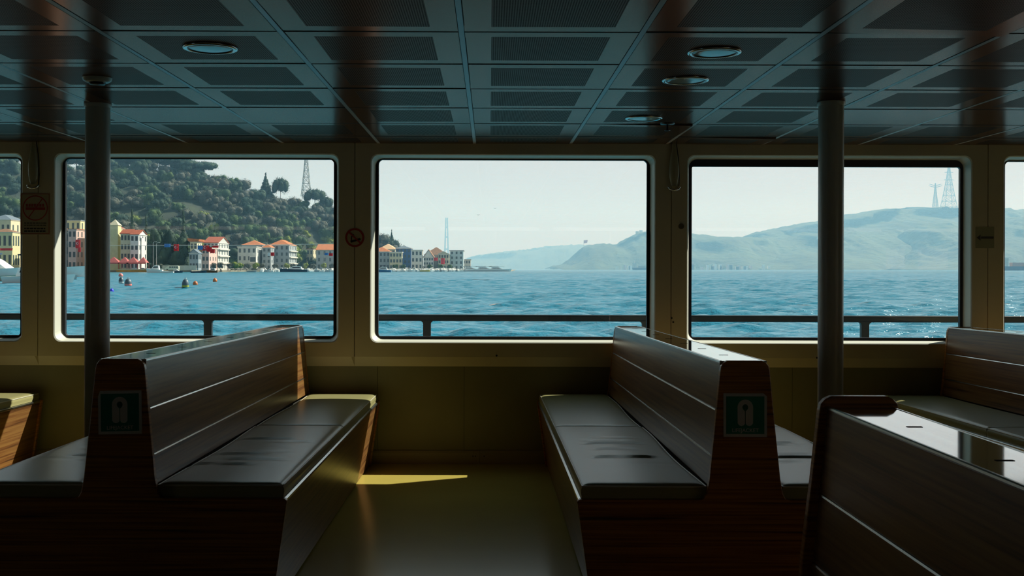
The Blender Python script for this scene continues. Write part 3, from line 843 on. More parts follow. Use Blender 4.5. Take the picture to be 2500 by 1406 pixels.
for j in range(rows):
    v = (j+.35)/rows
    step = 8.4; x = -470 + (j % 2)*4.2
    while x < -64:
        xx = x + rr.uniform(-2.5,2.5); y0 = hill_y(xx); y = y0 + (YC+6-y0)*v + rr.uniform(-6,6)
        z = hill_z(xx, y); px = xx/y*2700+CX; py = CY-(z-EYE-ROLL*xx)/y*2700
        x += step
        if px < -70 or 52 < px < 128 or 842 < px < 912: continue
        hgt = hill_z(xx, YC)-sz(xx)
        if hgt < 12 and j % 2: continue
        # species by place: evergreens high and to the left, fresh green to the right and low
        a = rr.random(); fr_ = (px-150)/650
        nn = noise.noise(Vector((xx*.02, y*.03, 3)))
        if v > .6: k = 'dark' if a < .62-.35*fr_+nn*.3 else ('bare' if a < .80 else 'mid')
        elif v > .25: k = 'bare' if a < .30+nn*.4 else ('mid' if a < .62 else ('lime' if a < .62+.30*max(0,fr_)+.08 else 'dark'))
        else: k = 'lime' if a < .30+nn*.3 else ('mid' if a < .70 else 'dark')
        nm, lb, gp = TL[k]; s_ = rr.uniform(6.6,9.2) if k != 'lime' else rr.uniform(5.4,7.4)
        tree(nm, lb, 'tree', (xx, y, z-4.5), s_, CM[k][rr.randrange(3)], TR, rr.uniform(.9,1.2), gp, rr.uniform(0,6.28)); count += 1

def hillpoint(px, Y):
    x = (px-CX)/2700*Y; return Vector((x, Y, hill_z(x, Y)))
# stone pines on the summit
for px, tp_, s_, lb in ((158,378,13,'stone pine on the summit at the left edge of the left window'),(186,380,12,'stone pine on the summit just left of the left pole'),(287,379,13,'flat-topped stone pine on the hill crest just right of the left pole'),(318,384,11,'smaller stone pine on the crest, second right of the left pole'),
                   (352,378,14,'broad stone pine on the crest, third right of the left pole'),(388,380,13,'stone pine on the crest, fourth right of the left pole'),(424,381,14,'largest dark stone pine on the crest with sky between the trunks'),(458,389,11,'stone pine on the crest where the ridge starts to fall'),(496,394,13,'rightmost umbrella-shaped stone pine leaning over the hill shoulder')):
    q = hillpoint(px, YC+2); q.z -= 3; top = P(px, tp_, YC).z
    tree('stone_pine', lb, 'tree', (q.x, q.y, q.z), s_, UM[int(px) % 2], TRU, (top-q.z)/(1.68*s_), 'stone pines on the crest', px)
for px, top, s_, kind_, lb in ((648,422,12,'cone','tall pointed conifer standing out on the skyline of the left window'),
                      (684,438,6.5,'umb','dark spreading pine right of the tall pointed conifer'),
                      (768,464,8.5,'umb','low dark umbrella pine at the foot of the left power pylon'),
                      (956,560,6.5,'cone','layered dark conifer at the left edge of the middle window'),
                      (796,482,5.5,'umb','last small umbrella pine on the slope towards the mullion')):
    q = hillpoint(px, YC-6); q.z -= 5; tp = P(px, top, YC-6).z
    tree('conifer' if kind_ == 'cone' else 'umbrella_pine', lb, 'tree', (q.x, q.y, q.z-1), s_, CO if kind_ == 'cone' else UM[0], TRC if kind_ == 'cone' else TRU, (tp-q.z)/((2.1 if kind_ == 'cone' else 1.55)*s_))
for px, s_, k, lb in ((932,8.5,'bare','grey leafless tree against the sky at the left edge of the middle window'),(815,6.5,'bare','leafless grey tree on the skyline at the right edge of the left window')):
    q = hillpoint(px, YC-10); tree('bare_tree', lb, 'tree', (q.x, q.y, q.z-1), s_, CM[k][0], TR, 1.1)
# cypresses and gardens behind the houses
for px, top, Y, w_, lb in ((322,520,712,7.5,'dark pointed cypress just right of the tall cream house'),(356,533,712,6.5,'slimmer dark cypress between the cream houses and the dark grove'),(447,522,716,7.5,'dark pointed cypress at the right end of the dark grove')):
    b = P(px, 640, Y); tp = P(px, top, Y).z
    tree('cypress', lb, 'tree', (b.x, b.y, sz(b.x)+1), 11 if w_ > 7 else 9, CY_, TRC, (tp-sz(b.x))/(2.1*(11 if w_ > 7 else 9)), None)
for px, Y, s_, zs_, k, lb in ((385,706,8.5,1.9,'dark','huge dark evergreen above the flag line, beside the white gabled house'),(415,708,9,1.95,'dark','dark evergreen filling the grove above the flag line'),(445,704,8,1.8,'dark','dark evergreen at the right end of the grove'),
                        (400,700,7,1.3,'dark','low dark evergreen behind the quay wall in the grove'),(372,702,6.5,1.6,'dark','dark evergreen against the gabled white house'),(430,700,7,1.1,'dark','low dark evergreen behind the white minibus'),
                        (185,735,9,2.0,'lime','bright yellow-green tree above the roofs left of the left pole'),(160,730,7,1.7,'lime','yellow-green tree at the left rim of the left window'),(285,742,8,2.2,'lime','yellow-green tree above the red roof right of the left pole')):
    b = P(px, 650, Y); tree('garden_tree', lb, 'tree', (b.x, b.y, sz(b.x)+1), s_, CM[k][1], TR, zs_, None, px)
for i, (px, Y, s_, k) in enumerate(((390,672,2.2,'bare'),(562,720,2.6,'bare'),(574,722,3.0,'lime'),(588,726,2.6,'lime'),(605,745,2.6,'bare'),(625,752,2.8,'lime'),(640,758,2.6,'bare'),(672,768,2.4,'bare'),(700,778,2.6,'lime'),(715,785,2.6,'bare'),(745,800,2.8,'lime'),(765,806,2.6,'bare'),(790,815,2.8,'lime'),(812,820,2.8,'bare'),(520,712,2.6,'bare'),(538,716,2.8,'bare'))):
    b = P(px, 650, Y); tree('quay_tree', 'small pollarded tree with thin foliage along the quay in the left window', 'tree', (b.x, b.y, sz(b.x)+1.3), s_, CM[k][i % 3], TR, 1.15, 'small trees lining the quay', i)
for i, (px, Y) in enumerate(((965,822),(985,824),(1050,829),(1075,834),(1098,840))):
    b = P(px, 650, Y); tree('quay_tree', 'small green tree before the white houses of the middle window', 'tree', (b.x, b.y, sz(b.x)+1.3), 2.6, CM['mid'][i % 3], TR, 1.0, 'small trees before the far houses', i)

# ---- houses
HM = {}
def hm(key, c):
    if key not in HM: HM[key] = mat('plaster ' + key, c, .8, var=(.5,.12))
    return HM[key]
tile_red = mat('red roof tiles', (.34,.085,.04), .8, var=(.8,.3)); tile_orange = mat('orange roof tiles', (.50,.17,.055), .8, var=(.8,.3)); tile_brown = mat('brown roof tiles', (.26,.15,.09), .8, var=(.8,.3)); slate = mat('slate roof', (.12,.17,.22), .7)
winm = mat('dark window glass', (.045,.075,.09), .2); shutter = mat('white joinery', (.66,.66,.60), .6)
def house(name, label, px0, pxm, px1, ptop, Y, wall, roof='hip', rm=None, rh=3.0, floors=3, cols=3, side_cols=3, pbase=None, wcol=None, eave=.5):
    xl = (px0-CX)/2700*Y; xr = (pxm-CX)/2700*Y
    if px1 > pxm + 1 and xr < -5: D = min(30, max(6, 2700*xr/(px1-CX) - Y))
    else: D = 12
    zb = sz(xr)+1.1; zt = P(pxm, ptop, Y).z; H = zt-zb; Wd = xr-xl
    e_ = empty(name, (xl, Y, zb), label, 'house')
    MB().box(0, Wd, 0, D, 0, H).build('wall', wall, e_)
    rm = rm or tile_red; mb = MB(); E = eave
    if roof == 'hip':
        m_ = min(Wd, D)/2
        if Wd >= D: r = [(m_, D/2, H+rh), (Wd-m_, D/2, H+rh)]; fs = [(0,1,5,4),(1,2,5),(2,3,4,5),(3,0,4),(3,2,1,0)]
        else: r = [(Wd/2, m_, H+rh), (Wd/2, D-m_, H+rh)]; fs = [(0,1,4),(1,2,5,4),(2,3,5),(3,0,4,5),(3,2,1,0)]
        mb.add([(-E,-E,H),(Wd+E,-E,H),(Wd+E,D+E,H),(-E,D+E,H)] + r, fs)
    elif roof == 'gable_front':      # ridge runs away from the water
        mb.prism([(-E,H),(Wd/2,H+rh),(Wd+E,H),(Wd+E,H-.25),(Wd/2,H+rh-.35),(-E,H-.25)], -E, D+E)
        g = MB(); g.prism([(0,H),(Wd,H),(Wd/2,H+rh-.3)], 0, D); g.build('gable', wall, e_)
    elif roof == 'gable_side':
        mb.prism([(-E,H),(D/2,H+rh),(D+E,H),(D+E,H-.25),(D/2,H+rh-.35),(-E,H-.25)], -E, Wd+E, 'x')
        g = MB(); g.prism([(0,H),(D,H),(D/2,H+rh-.3)], 0, Wd, 'x'); g.build('gable', wall, e_)
    else:
        mb.box(-E, Wd+E, -E, D+E, H, H+.35)
    mb.build('roof', rm, e_)
    MB().box(-E*.7, Wd+E*.7, -E*.7, D+E*.7, H-.35, H-.02).build('cornice', shutter, e_)
    fh = H/floors
    base = MB(); ww = Wd/cols
    for f in range(floors):
        for c_ in range(cols):
            wn = MB(); cx_ = ww*(c_+.5); hw = min(.7, ww*.30)
            wn.box(cx_-hw, cx_+hw, -.08, .02, f*fh+fh*.28, f*fh+fh*.80); o = wn.build('window', wcol or winm, e_)
        if D > 5 and xr < -30:
            sw = D/side_cols
            for c_ in range(side_cols):
                wn = MB(); cy_ = sw*(c_+.5); hw = min(.8, sw*.28)
                wn.box(Wd-.02, Wd+.08, cy_-hw, cy_+hw, f*fh+fh*.28, f*fh+fh*.80); wn.build('window', wcol or winm, e_)
    return e_, Wd, D, H
def extra(e_, name, x0, x1, y0, y1, z0, z1, m): return MB().box(x0,x1,y0,y1,z0,z1).build(name, m, e_)
cream = hm('cream', (.60,.58,.42)); white = hm('white', (.70,.70,.66)); pale = hm('pale yellow', (.62,.60,.36)); grey = hm('grey blue', (.30,.36,.40)); pinkish = hm('pinkish', (.62,.46,.42)); blue = hm('deep blue', (.06,.15,.36)); palegrey = hm('pale grey', (.50,.54,.53)); darkgrey = hm('dark grey', (.17,.19,.2))
# at the left
house('house', 'cream yellow waterfront house behind the yachts at the far left edge', -20, 30, 48, 566, 655, pale, 'hip', tile_brown, 2.0, 2, 4, 3)
house('house', 'slate-roofed long house above the yachts at the far left edge', -25, 26, 60, 536, 690, cream, 'hip', slate, 3.4, 2, 4, 3)
e_, Wd, D, H = house('house', 'dark timber house with a white-edged gable at the left rim of the left window', 120, 172, 182, 566, 668, darkgrey, 'gable_front', tile_brown, 3.2, 3, 3, 2)
e_, Wd, D, H = house('house', 'pinkish white house carrying a large red flag beside the left pole', 166, 186, 222, 560, 662, pinkish, 'flat', None, 1, 4, 2, 4)
house('house', 'yellow balconied villa with flat roofs high behind the red-flag house', 148, 196, 214, 538, 725, pale, 'flat', slate, 1, 4, 4, 2)
e_, Wd, D, H = house('house', 'tall pale yellow mansion with red roof and pointed gable, right of the left pole', 222, 286, 304, 556, 668, pale, 'hip', tile_red, 3.5, 4, 5, 3)
extra(e_, 'corner_tower', Wd-4.5, Wd+.8, -1.2, 5, 0, H+1.5, pale)
mb = MB(); mb.add([(Wd-4.9,-1.6,H+1.5),(Wd+1.2,-1.6,H+1.5),(Wd+1.2,5.4,H+1.5),(Wd-4.9,5.4,H+1.5),(Wd-1.9,1.9,H+5.2)], [(0,1,4),(1,2,4),(2,3,4),(3,0,4),(3,2,1,0)]); mb.build('pointed_roof', cream, e_)
house('house', 'narrow cream four-storey house joined to the white gabled one', 294, 318, 334, 570, 662, cream, 'gable_side', tile_red, 2.8, 4, 3, 3)
e_, Wd, D, H = house('house', 'white four-storey house with a steep white-trimmed gable and bay', 318, 338, 358, 572, 658, white, 'gable_side', tile_red, 3.0, 4, 2, 3)
extra(e_, 'bay', Wd-.1, Wd+.9, 3, 8, 1.5, H-2, white)
# centre of the left window
e_, Wd, D, H = house('house', 'narrow cream house with flared orange eaves right of the dark grove', 464, 481, 493, 590, 700, cream, 'flat', tile_orange, 1.5, 3, 2, 2)
mb = MB(); mb.prism([(-1.8,H+2.2),(Wd+1.6,H+1.6),(Wd+1.2,H+.3),(-1.0,H+.3)], -1, D+1); mb.build('flared_eaves', tile_orange, e_)
e_, Wd, D, H = house('boathouse', 'blue-grey glass-fronted pavilion below the orange-eaved house', 462, 484, 492, 618, 688, grey, 'gable_front', slate, 2.6, 2, 3, 2)
house('house', 'pink waterfront house hung with several red flags', 493, 510, 530, 605, 705, pinkish, 'flat', pinkish, .4, 3, 2, 3)
e_, Wd, D, H = house('house', 'large white balconied house with sloping red roof in the middle of the left window', 497, 532, 565, 592, 728, palegrey, 'gable_side', tile_red, 4.2, 4, 4, 4)
for f in range(1,4): extra(e_, 'balcony', Wd, Wd+1.2, 1, D-1, f*H/4-.2, f*H/4+.5, shutter)
e_, Wd, D, H = house('villa', 'modern white villa with blue glass and terraces below an orange roof', 580, 625, 643, 603, 765, palegrey, 'flat', white, .4, 3, 4, 2)
extra(e_, 'terrace_box', Wd*.70, Wd*1.05, -3, 0, H*.30, H*.62, white); extra(e_, 'terrace_opening', Wd*.73, Wd*1.02, -3.1, -2.9, H*.36, H*.56, winm)
house('house', 'long house with an orange hipped roof behind the modern white villa', 590, 640, 652, 598, 800, grey, 'hip', tile_orange, 3.6, 3, 4, 2)
e_, Wd, D, H = house('house', 'grey-fronted house with tall white window bays and salmon roof right of the villa', 640, 661, 680, 604, 775, grey, 'hip', tile_orange, 2.2, 4, 2, 3)
e_, Wd, D, H = house('house', 'wide grey house with an orange hip roof and white balcony end near the mullion', 658, 706, 724, 598, 790, grey, 'hip', tile_orange, 4.0, 4, 4, 3)
for f in range(1,4): extra(e_, 'balcony', Wd, Wd+1.2, .5, D-.5, f*H/4-.2, f*H/4+.45, shutter)
house('house', 'low shaded house with a long salmon roof at the right rim of the left window', 772, 840, 850, 610, 830, grey, 'gable_side', tile_orange, 4.5, 3, 5, 2)
house('house', 'small cream house half hidden in trees left of the long salmon roof', 748, 764, 772, 608, 850, cream, 'flat', tile_red, .4, 3, 2, 2)
# town seen through the middle window
house('house', 'grey-blue house with salmon hipped roof at the left rim of the middle window', 908, 952, 957, 614, 835, grey, 'hip', tile_orange, 3.6, 3, 5, 2)
house('house', 'cream three-storey balconied house in the town of the middle window', 951, 981, 983, 616, 830, cream, 'flat', white, .4, 3, 4, 1)
house('house', 'tall peach-roofed house behind the left end of the far town', 925, 965, 972, 608, 878, cream, 'hip', mat('peach tiles', (.62,.42,.24), .8), 4.2, 3, 4, 1)
house('house', 'deep blue mansion with slate roof in the far town', 966, 1003, 1008, 606, 848, blue, 'hip', slate, 2.0, 4, 4, 1)
house('house', 'bright white three-storey house with tall bay windows beside the deep blue mansion', 1004, 1031, 1033, 611, 835, white, 'flat', white, .4, 3, 3, 1)
house('house', 'white gabled house with a brown roof in the middle of the far town', 1034, 1058, 1061, 628, 839, white, 'gable_front', tile_brown, 6.0, 3, 4, 1)
house('house', 'long brown-roofed house behind the white gabled one', 1036, 1092, 1094, 622, 861, palegrey, 'hip', tile_brown, 6.0, 3, 4, 1)
house('house', 'ornate cream house with a small gable and red flag in the far town', 1070, 1096, 1098, 620, 842, cream, 'gable_front', white, 2.2, 3, 4, 1)
house('house', 'slate-topped pale block at the right end of the far town', 1098, 1131, 1133, 612, 856, hm('pale blue', (.42,.52,.56)), 'flat', slate, .6, 4, 3, 1)
house('house', 'small hazy grey building past the right end of the far town', 1130, 1149, 1150, 634, 922, palegrey, 'flat', grey, .4, 2, 3, 1)
# red parasols and canopy of the quay restaurant
redcan = mat('dusty red canvas', (.50,.13,.13), .8, var=(.5,.25))
for px, wd, lb in ((228,6.5,'red canvas marquee peak mostly behind the left pole'),(278,8.0,'red pyramid marquee in front of the pale yellow mansion'),(305,6.0,'smaller red marquee peak in the middle of the row'),(326,6.5,'red marquee peak in front of the white gabled house'),(350,5.0,'rightmost red marquee peak by the parked cars')):
    b = P(px, 650, 650); zt = P(px, 627, 650).z; z1 = P(px, 641, 650).z
    e_ = empty('marquee', (b.x, b.y, sz(b.x)+1.1), lb, 'marquee', 'red marquees on the quay')
    h0 = z1-sz(b.x)-1.1; h1 = zt-sz(b.x)-1.1
    MB().add([(-wd/2,-3,h0),(wd/2,-3,h0),(wd/2,3,h0),(-wd/2,3,h0),(0,0,h1)], [(0,1,4),(1,2,4),(2,3,4),(3,0,4),(3,2,1,0)]).build('canopy', redcan, e_)
    MB().box(-wd/2, wd/2, -3.05, -2.95, h0-.7, h0).build('valance', redcan, e_)
    for sx in (-1, 1):
        for sy in (-1, 1): MB().tube([(sx*wd*.47, sy*2.9, 0), (sx*wd*.47, sy*2.9, h0)], .10, 6).build('post', redcan, e_)
# ochre stage on the water, dinghies, minibus, wall
b0 = P(282, 660, 642); b1 = P(362, 660, 642)
ochre = mat('ochre hull paint', (.60,.27,.03), .6, var=(.4,.4))
e_ = empty('barge', (b0.x, b0.y, sz(b0.x)), 'long ochre wooden barge moored below the red marquees', 'barge')
Lb = b1.x-b0.x; MB().prism([(0.8,0),(Lb-.5,0),(Lb,1.9),(0,1.5)], 0, 4).build('hull', ochre, e_)
MB().box(.5, Lb-.3, -.1, .05, 1.45, 1.7).build('gunwale', cream, e_)
b0 = P(384, 660, 676); b1 = P(479, 660, 676)
o = MB().box(0, b1.x-b0.x, 0, .4, 0, 3.0).build('garden_wall', hm('pale wall', (.52,.52,.45)), loc=(b0.x, b0.y, sz(b0.x)+1.1)); tag(o, 'long pale garden wall behind the white minibus on the quay', 'wall')
b0 = P(402, 657, 668); 
e_ = empty('minibus', (b0.x, b0.y, sz(b0.x)+1.1), 'white and pale green minibus parked on the quay by the garden wall', 'minibus')
van = hm('van white', (.70,.72,.55)); Lv = 34*668/2700
MB().prism([(0,.35),(Lv,.35),(Lv,2.5),(Lv*.9,2.75),(Lv*.30,2.75),(Lv*.10,1.6),(0,1.35)], 0, 2.2).build('body', van, e_, bevel=.1)
for i in range(4): MB().box(Lv*(.33+i*.16), Lv*(.46+i*.16), -.05, .02, 1.55, 2.3).build('window', winm, e_)
for xx in (.18, .80): 
    w_ = MB(); w_.tube([(Lv*xx,-.06,.38),(Lv*xx,.2,.38)], .42, 14); w_.build('wheel', rubber, e_)
# parked cars, same kind
carm = [mat('car silver', (.45,.47,.48), .3), mat('car dark', (.03,.035,.04), .3), mat('car white', (.68,.68,.66), .3)]
def car(px, Y, m, i):
    b = P(px, 657, Y); e_ = empty('car', (b.x, b.y, sz(b.x)+1.1), 'small car parked along the quay before the waterfront houses', 'car', 'cars parked on the quay', (0,0,R([0,12,-8,180][i % 4])))
    MB().prism([(-2.1,.25),(2.1,.25),(2.1,.85),(1.2,.95),(.7,1.45),(-1.1,1.45),(-1.9,.95),(-2.1,.9)], -.85, .85).build('body', m, e_, bevel=.05)
    MB().prism([(1.0,.98),(.62,1.38),(-1.0,1.38),(-1.6,.98)], -.87, .87).build('windows', winm, e_)
    for xx in (-1.3, 1.3):
        w_ = MB(); w_.tube([(xx,-.9,.32),(xx,.9,.32)], .32, 10); w_.build('wheel', rubber, e_)
for i, (px, Y) in enumerate(((350,660),(362,660),(535,735),(598,755),(621,765),(633,768),(640,770),(652,772),(450,682),(196,655),(205,655),(188,654))): car(px, Y, carm[i % 3], i)
# low white balustrade and small quay pavilion
e_ = empty('balustrade', (P(528,660,737).x, 0, 0), 'low white railing along the quay below the balconied white house', 'railing')
a_ = P(528,660,728); b_ = P(604,660,758); e_.location = (a_.x, a_.y, sz(a_.x)+1.1)
d_ = Vector((b_.x-a_.x, b_.y-a_.y, 0)); MB().tube([(0,0,1.0), (d_.x,d_.y,1.0)], .07, 6).build('rail', shutter, e_)
for i in range(25):
    q = d_*(i/24); MB().box(q.x-.06,q.x+.06,q.y-.06,q.y+.06,0,1.0).build('baluster', shutter, e_)
b = P(560, 657, 735); e_ = empty('kiosk', (b.x, b.y-2, sz(b.x)+1.1), 'small white pillar-like kiosk on the quay edge', 'kiosk')
MB().box(-.9,.9,-.9,.9,0,3.4).build('body', white, e_); MB().box(-1.5,1.7,-1.3,1.3,3.4,3.7).build('roof', white, e_)
# lamp posts
for px, top, lb in ((374,590,'tall slim double-armed street lamp before the dark grove, left one'),(382,592,'tall slim street lamp before the dark grove, right one')):
    b = P(px, 650, 660); h_ = P(px, top, 660).z-sz(b.x)-1.1
    e_ = empty('street_lamp', (b.x, b.y, sz(b.x)+1.1), lb, 'street lamp')
    MB().tube([(0,0,0),(0,0,h_-.8),(.5,0,h_-.1),(1.3,0,h_)], [.16,.13,.12,.10], 7).build('post', steel, e_)
    MB().box(.9,2.0,-.2,.2,h_-.12,h_+.1).build('lamp_head', shutter, e_)
# flags
flagred = mat('flag red', (.62,.02,.03), .7); flagwhite = mat('flag white', (.75,.75,.75), .7); flagblue = mat('flag blue', (.05,.20,.50), .7)
def flag(loc, wd, h, m, label, emblem=True, group=None):
    e_ = empty('flag', loc, label, 'flag', group)
    mb = MB(); n = 8
    vs = []
    for i in range(n+1):
        u = i/n; yy = .12*wd*math.sin(u*7); vs += [(u*wd, yy, 0), (u*wd+.04*wd*math.sin(u*5), yy, -h)]
    mb.add(vs, [(2*i, 2*i+1, 2*i+3, 2*i+2) for i in range(n)], 0, True); mb.build('cloth', m, e_, recalc=False)
    if emblem:
        c_ = MB(); N = 16
        pts = [(math.cos(a)*.25, math.sin(a)*.25) for a in [R(40)+R(280)*i/N for i in range(N+1)]]; pin = [(.06+math.cos(a)*.20, math.sin(a)*.20) for a in [R(44)+R(272)*i/N for i in range(N+1)]]
        s_ = min(wd, h); c_.add([(wd*.45+x_*s_, -.12*wd-.1, -h*.45+z_*s_) for x_, z_ in pts+pin], [(i, i+1, N+2+i, N+1+i) for i in range(N)])
        c_.build('crescent', flagwhite, e_, recalc=False)
        st = MB(); q_ = []
        for k in range(10):
            a = PI+PI*k/5; r_ = .10 if k % 2 == 0 else .04; q_.append((wd*.45+(.24+r_*math.cos(a))*s_, -.12*wd-.1, -h*.45+r_*math.sin(a)*s_))
        st.add(q_, [tuple(range(10))]); st.build('star', flagwhite, e_, recalc=False)
q = P(188, 585, 658); flag((q.x, 655.5, q.z), 2.9, 5.2, flagred, 'large red crescent flag hanging down the pinkish house left of the left pole')
q = P(193, 604, 656); flag((q.x, 654, q.z), 1.8, 2.8, flagred, 'smaller red flag hanging under the large crescent flag', False)
q = P(0, 606, 645); flag((q.x, 645, q.z), 7.2, 1.3, flagred, 'red banner on the balcony of the house at the far left edge', False)
# flag line; its pale strand stands in for a reflection in the panes
a_ = P(236, 600, 560); b_ = P(870, 594, 560)
e_ = empty('cable', (a_.x, a_.y, a_.z), 'thin pale cable standing in for a reflected line across the waterfront of the left window', 'cable')
MB().tube([(0,0,0), ((b_.x-a_.x)*.33,0,(b_.z-a_.z)*.33-.4), ((b_.x-a_.x)*.66,0,(b_.z-a_.z)*.66-.4), (b_.x-a_.x,0,b_.z-a_.z)], .13, 6).build('strand', shutter, e_)
for (px, py, lb) in ((236,600,'thin mast holding the waterfront cable, hidden behind the left pole'),(868,594,'thin mast holding the waterfront cable behind the mullion')):
    q = P(px, py, 560.4); mb = MB(); mb.tube([(0,0,sz(q.x)-.6-q.z),(0,0,.4)], .14, 7); o = mb.build('cable_mast', steel, loc=q); tag(o, lb, 'mast')
for px, py, m, wd, h, em, lb in ((401,595,flagblue,3.2,1.7,False,'small blue and white flag on the cable, left of the red one'),(424,596,flagred,2.6,3.4,True,'red crescent flag hanging on the cable before the dark grove'),
        (482,600,flagblue,2.8,2.0,False,'blue flag beside the cluster of red flags'),(493,599,flagred,3.6,2.6,True,'red crescent flag at the head of the cluster on the cable'),(505,603,flagred,2.6,2.4,False,'red flag in the middle of the cluster'),(513,608,flagred,2.4,2.0,False,'lowest red flag of the cluster'),(519,600,flagred,3.0,1.0,False,'narrow red pennant right of the cluster'),
        (653,617,flagwhite,1.6,1.6,False,'small white and blue flag left of the white window bays'),(661,616,flagred,1.8,1.8,False,'small red flag beside the white window bays'),(792,617,flagblue,2.0,1.2,False,'dark blue flag at the right rim of the left window'),(803,618,flagred,2.0,1.4,False,'red flag at the right rim of the left window')):
    q = P(px, py, 559.5); flag(q, wd, h, m, lb, em)
    if py > 610:
        pm = MB(); pm.tube([(q.x-.05,559.5,q.z+.3),(q.x-.05,559.5,sz(q.x)-.4)], .06, 5); o = pm.build('flagpole', steel); tag(o, 'thin pole carrying the ' + lb, 'flagpole')
for px, py in ((1059,629),(1076,630)):
    q = P(px, py, 830); flag(q, 3.0, 2.4 if px < 1070 else 4.5, flagred, 'red flag on the front of the %s in the far town' % ('white gabled house' if px < 1070 else 'ornate cream house'), False)

# ---- boats and buoys
hullw = mat('white gelcoat', (.84,.86,.83), .35); hullb = mat('dark hull', (.03,.06,.10), .35); wins = mat('tinted boat window', (.02,.03,.05), .15); boatgrey = mat('grey hull', (.35,.42,.44), .4)
def boat_parts(L, B, Hh, hull, cabin=True, canopy=False, parent=None):
    """bow towards +x; origin amidships at the waterline"""
    mb = MB(); n = 12; secs = []
    for i in range(n+1):
        u = i/n; x_ = -L/2 + L*u; w_ = B/2*(1 if u < .5 else math.sqrt(max(0, 1-((u-.5)/.5)**2.2)))*(.9+.1*min(1,u*4)); sheer = Hh*(.82+.35*u*u)
        secs.append([(x_ - .06*L*u*(1-0)*0, -w_*.55, -.25), (x_+.05*L*u*u, -w_, sheer), (x_+.05*L*u*u, w_, sheer), (x_, w_*.55, -.25)])
    vs = [v for s_ in secs for v in s_]; fs = []
    for i in range(n):
        a = 4*i; fs += [(a,a+4,a+5,a+1),(a+1,a+5,a+6,a+2),(a+2,a+6,a+7,a+3)]
    fs += [(0,1,2,3)]
    mb.add(vs, fs, 0, False); mb.build('hull', hull, parent)
    if cabin:
        prof = [(-L*.30,Hh*.85),(L*.22,Hh*1.0),(L*.05,Hh*1.75),(-L*.02,Hh*1.95),(-L*.26,Hh*1.9)]
        MB().prism(prof, -B*.32, B*.32).build('cabin', hullw, parent, bevel=.05)
        MB().prism([(-L*.24,Hh*1.35),(L*.10,Hh*1.3),(L*.02,Hh*1.65),(-L*.22,Hh*1.68)], -B*.33, B*.33).build('cabin_window', wins, parent)
    if canopy:
        MB().prism([(-L*.35,Hh*2.2),(L*.02,Hh*2.3),(L*.02,Hh*2.45),(-L*.35,Hh*2.35)], -B*.35, B*.35).build('canopy', hullb, parent)
def boat(px, Y, L, B, Hh, hull, label, rot=0, cabin=True, canopy=False, group=None, name='boat'):
    x_ = (px-CX)/2700*Y; e_ = empty(name, (x_, Y, sz(x_)), label, 'boat', group, (0,0,R(rot)))
    boat_parts(L, B, Hh, hull, cabin, canopy, e_); return e_
boat(116, 262, 19, 4.6, 2.3, hullw, 'largest white motor yacht, its long bow showing left of the left pole', -8, True, True, name='motor_yacht')
boat(-10, 205, 14, 4.2, 2.0, hullw, 'white motor yacht in the middle of the three at the far left edge', -12, True, True, name='motor_yacht')
boat(95, 148, 9.5, 2.8, 1.05, hullw, 'white speedboat with its bow pointing right at the left rim of the left window', -8, True, False, name='speedboat')
boat(0, 172, 7.0, 2.4, .9, hm('olive boat', (.42,.47,.38)), 'pale green open boat at the far left edge', -10, False, name='open_boat')
boat(150, 190, 5.2, 1.9, .75, boatgrey, 'grey inflatable dinghy behind the white speedboat bow', -5, False, name='dinghy')
boat(206, 330, 4.0, 1.8, .7, hullb, 'small dark rowing boat touching the left edge of the left pole', 0, False, name='rowing_boat')
boat(378, 560, 8.0, 3.0, 1.9, hullw, 'white and grey launch moored at the end of the ochre barge', 180, True, name='launch')
boat(408, 545, 6.5, 2.2, .8, hullw, 'white dinghy moored below the minibus', 180, False, name='dinghy')
boat(432, 550, 5.5, 2.0, .9, hullb, 'dark-hulled motorboat moored right of the minibus', 0, True, name='motorboat')
boat(485, 545, 7.5, 2.4, .9, hullb, 'low dark barge below the pink house', 0, False, name='workboat')
boat(518, 555, 5.5, 2.2, 1.2, hm('brown boat', (.14,.09,.05)), 'brown wooden fishing boat below the red flags', 180, True, name='fishing_boat')
boat(615, 650, 5.5, 2.2, .9, boatgrey, 'grey open boat off the end of the stone quay', 0, False, name='open_boat')
boat(718, 690, 17, 5.0, 1.9, hullb, 'dark blue motor yacht moored below the wide grey house', 180, True, True, name='motor_yacht')
rr = random.Random(5)
for i in range(24):
    px = 640+i*8.2+rr.uniform(-2,2); Y = 712+i*2.4
    if 700 < px < 735: continue
    boat(px, Y, rr.uniform(5,7.5), 2.3, rr.uniform(.9,1.4), [hullw,boatgrey,hullw][i % 3], 'small white motorboat in the crowded moorings of the left window', rr.choice([0,180,60,120,90]), True, False, 'moored boats in the left window', 'motorboat')
for i in range(34):
    px = 948+i*5.6+rr.uniform(-2,2); Y = 782+i*1.9
    boat(px, Y, rr.uniform(5,8), 2.4, rr.uniform(.9,1.5), [hullw,hullw,boatgrey][i % 3], 'small moored motorboat before the town in the middle window', rr.choice([0,180,60,120,90]), True, False, 'moored boats in the middle window', 'motorboat')
boat(932, 640, 11, 3.6, 1.6, hm('blue boat', (.10,.28,.48)), 'blue excursion boat with a white stern at the left rim of the middle window', 180, True, True, name='excursion_boat')
for px, L_, lb in ((1150,18,'long low restaurant boat, left one past the far town'),(1185,20,'white double-decked tour boat in the middle of the point'),(1216,19,'rightmost white tour boat at the tip of the far town')):
    e_ = boat(px, 846, L_, 4.5, 1.7, hullw, lb, 0, True, True, name='tour_boat')
    MB().box(-L_*.4, L_*.25, -1.7, 1.7, 3.4, 3.7).build('upper_roof', hullw, e_)
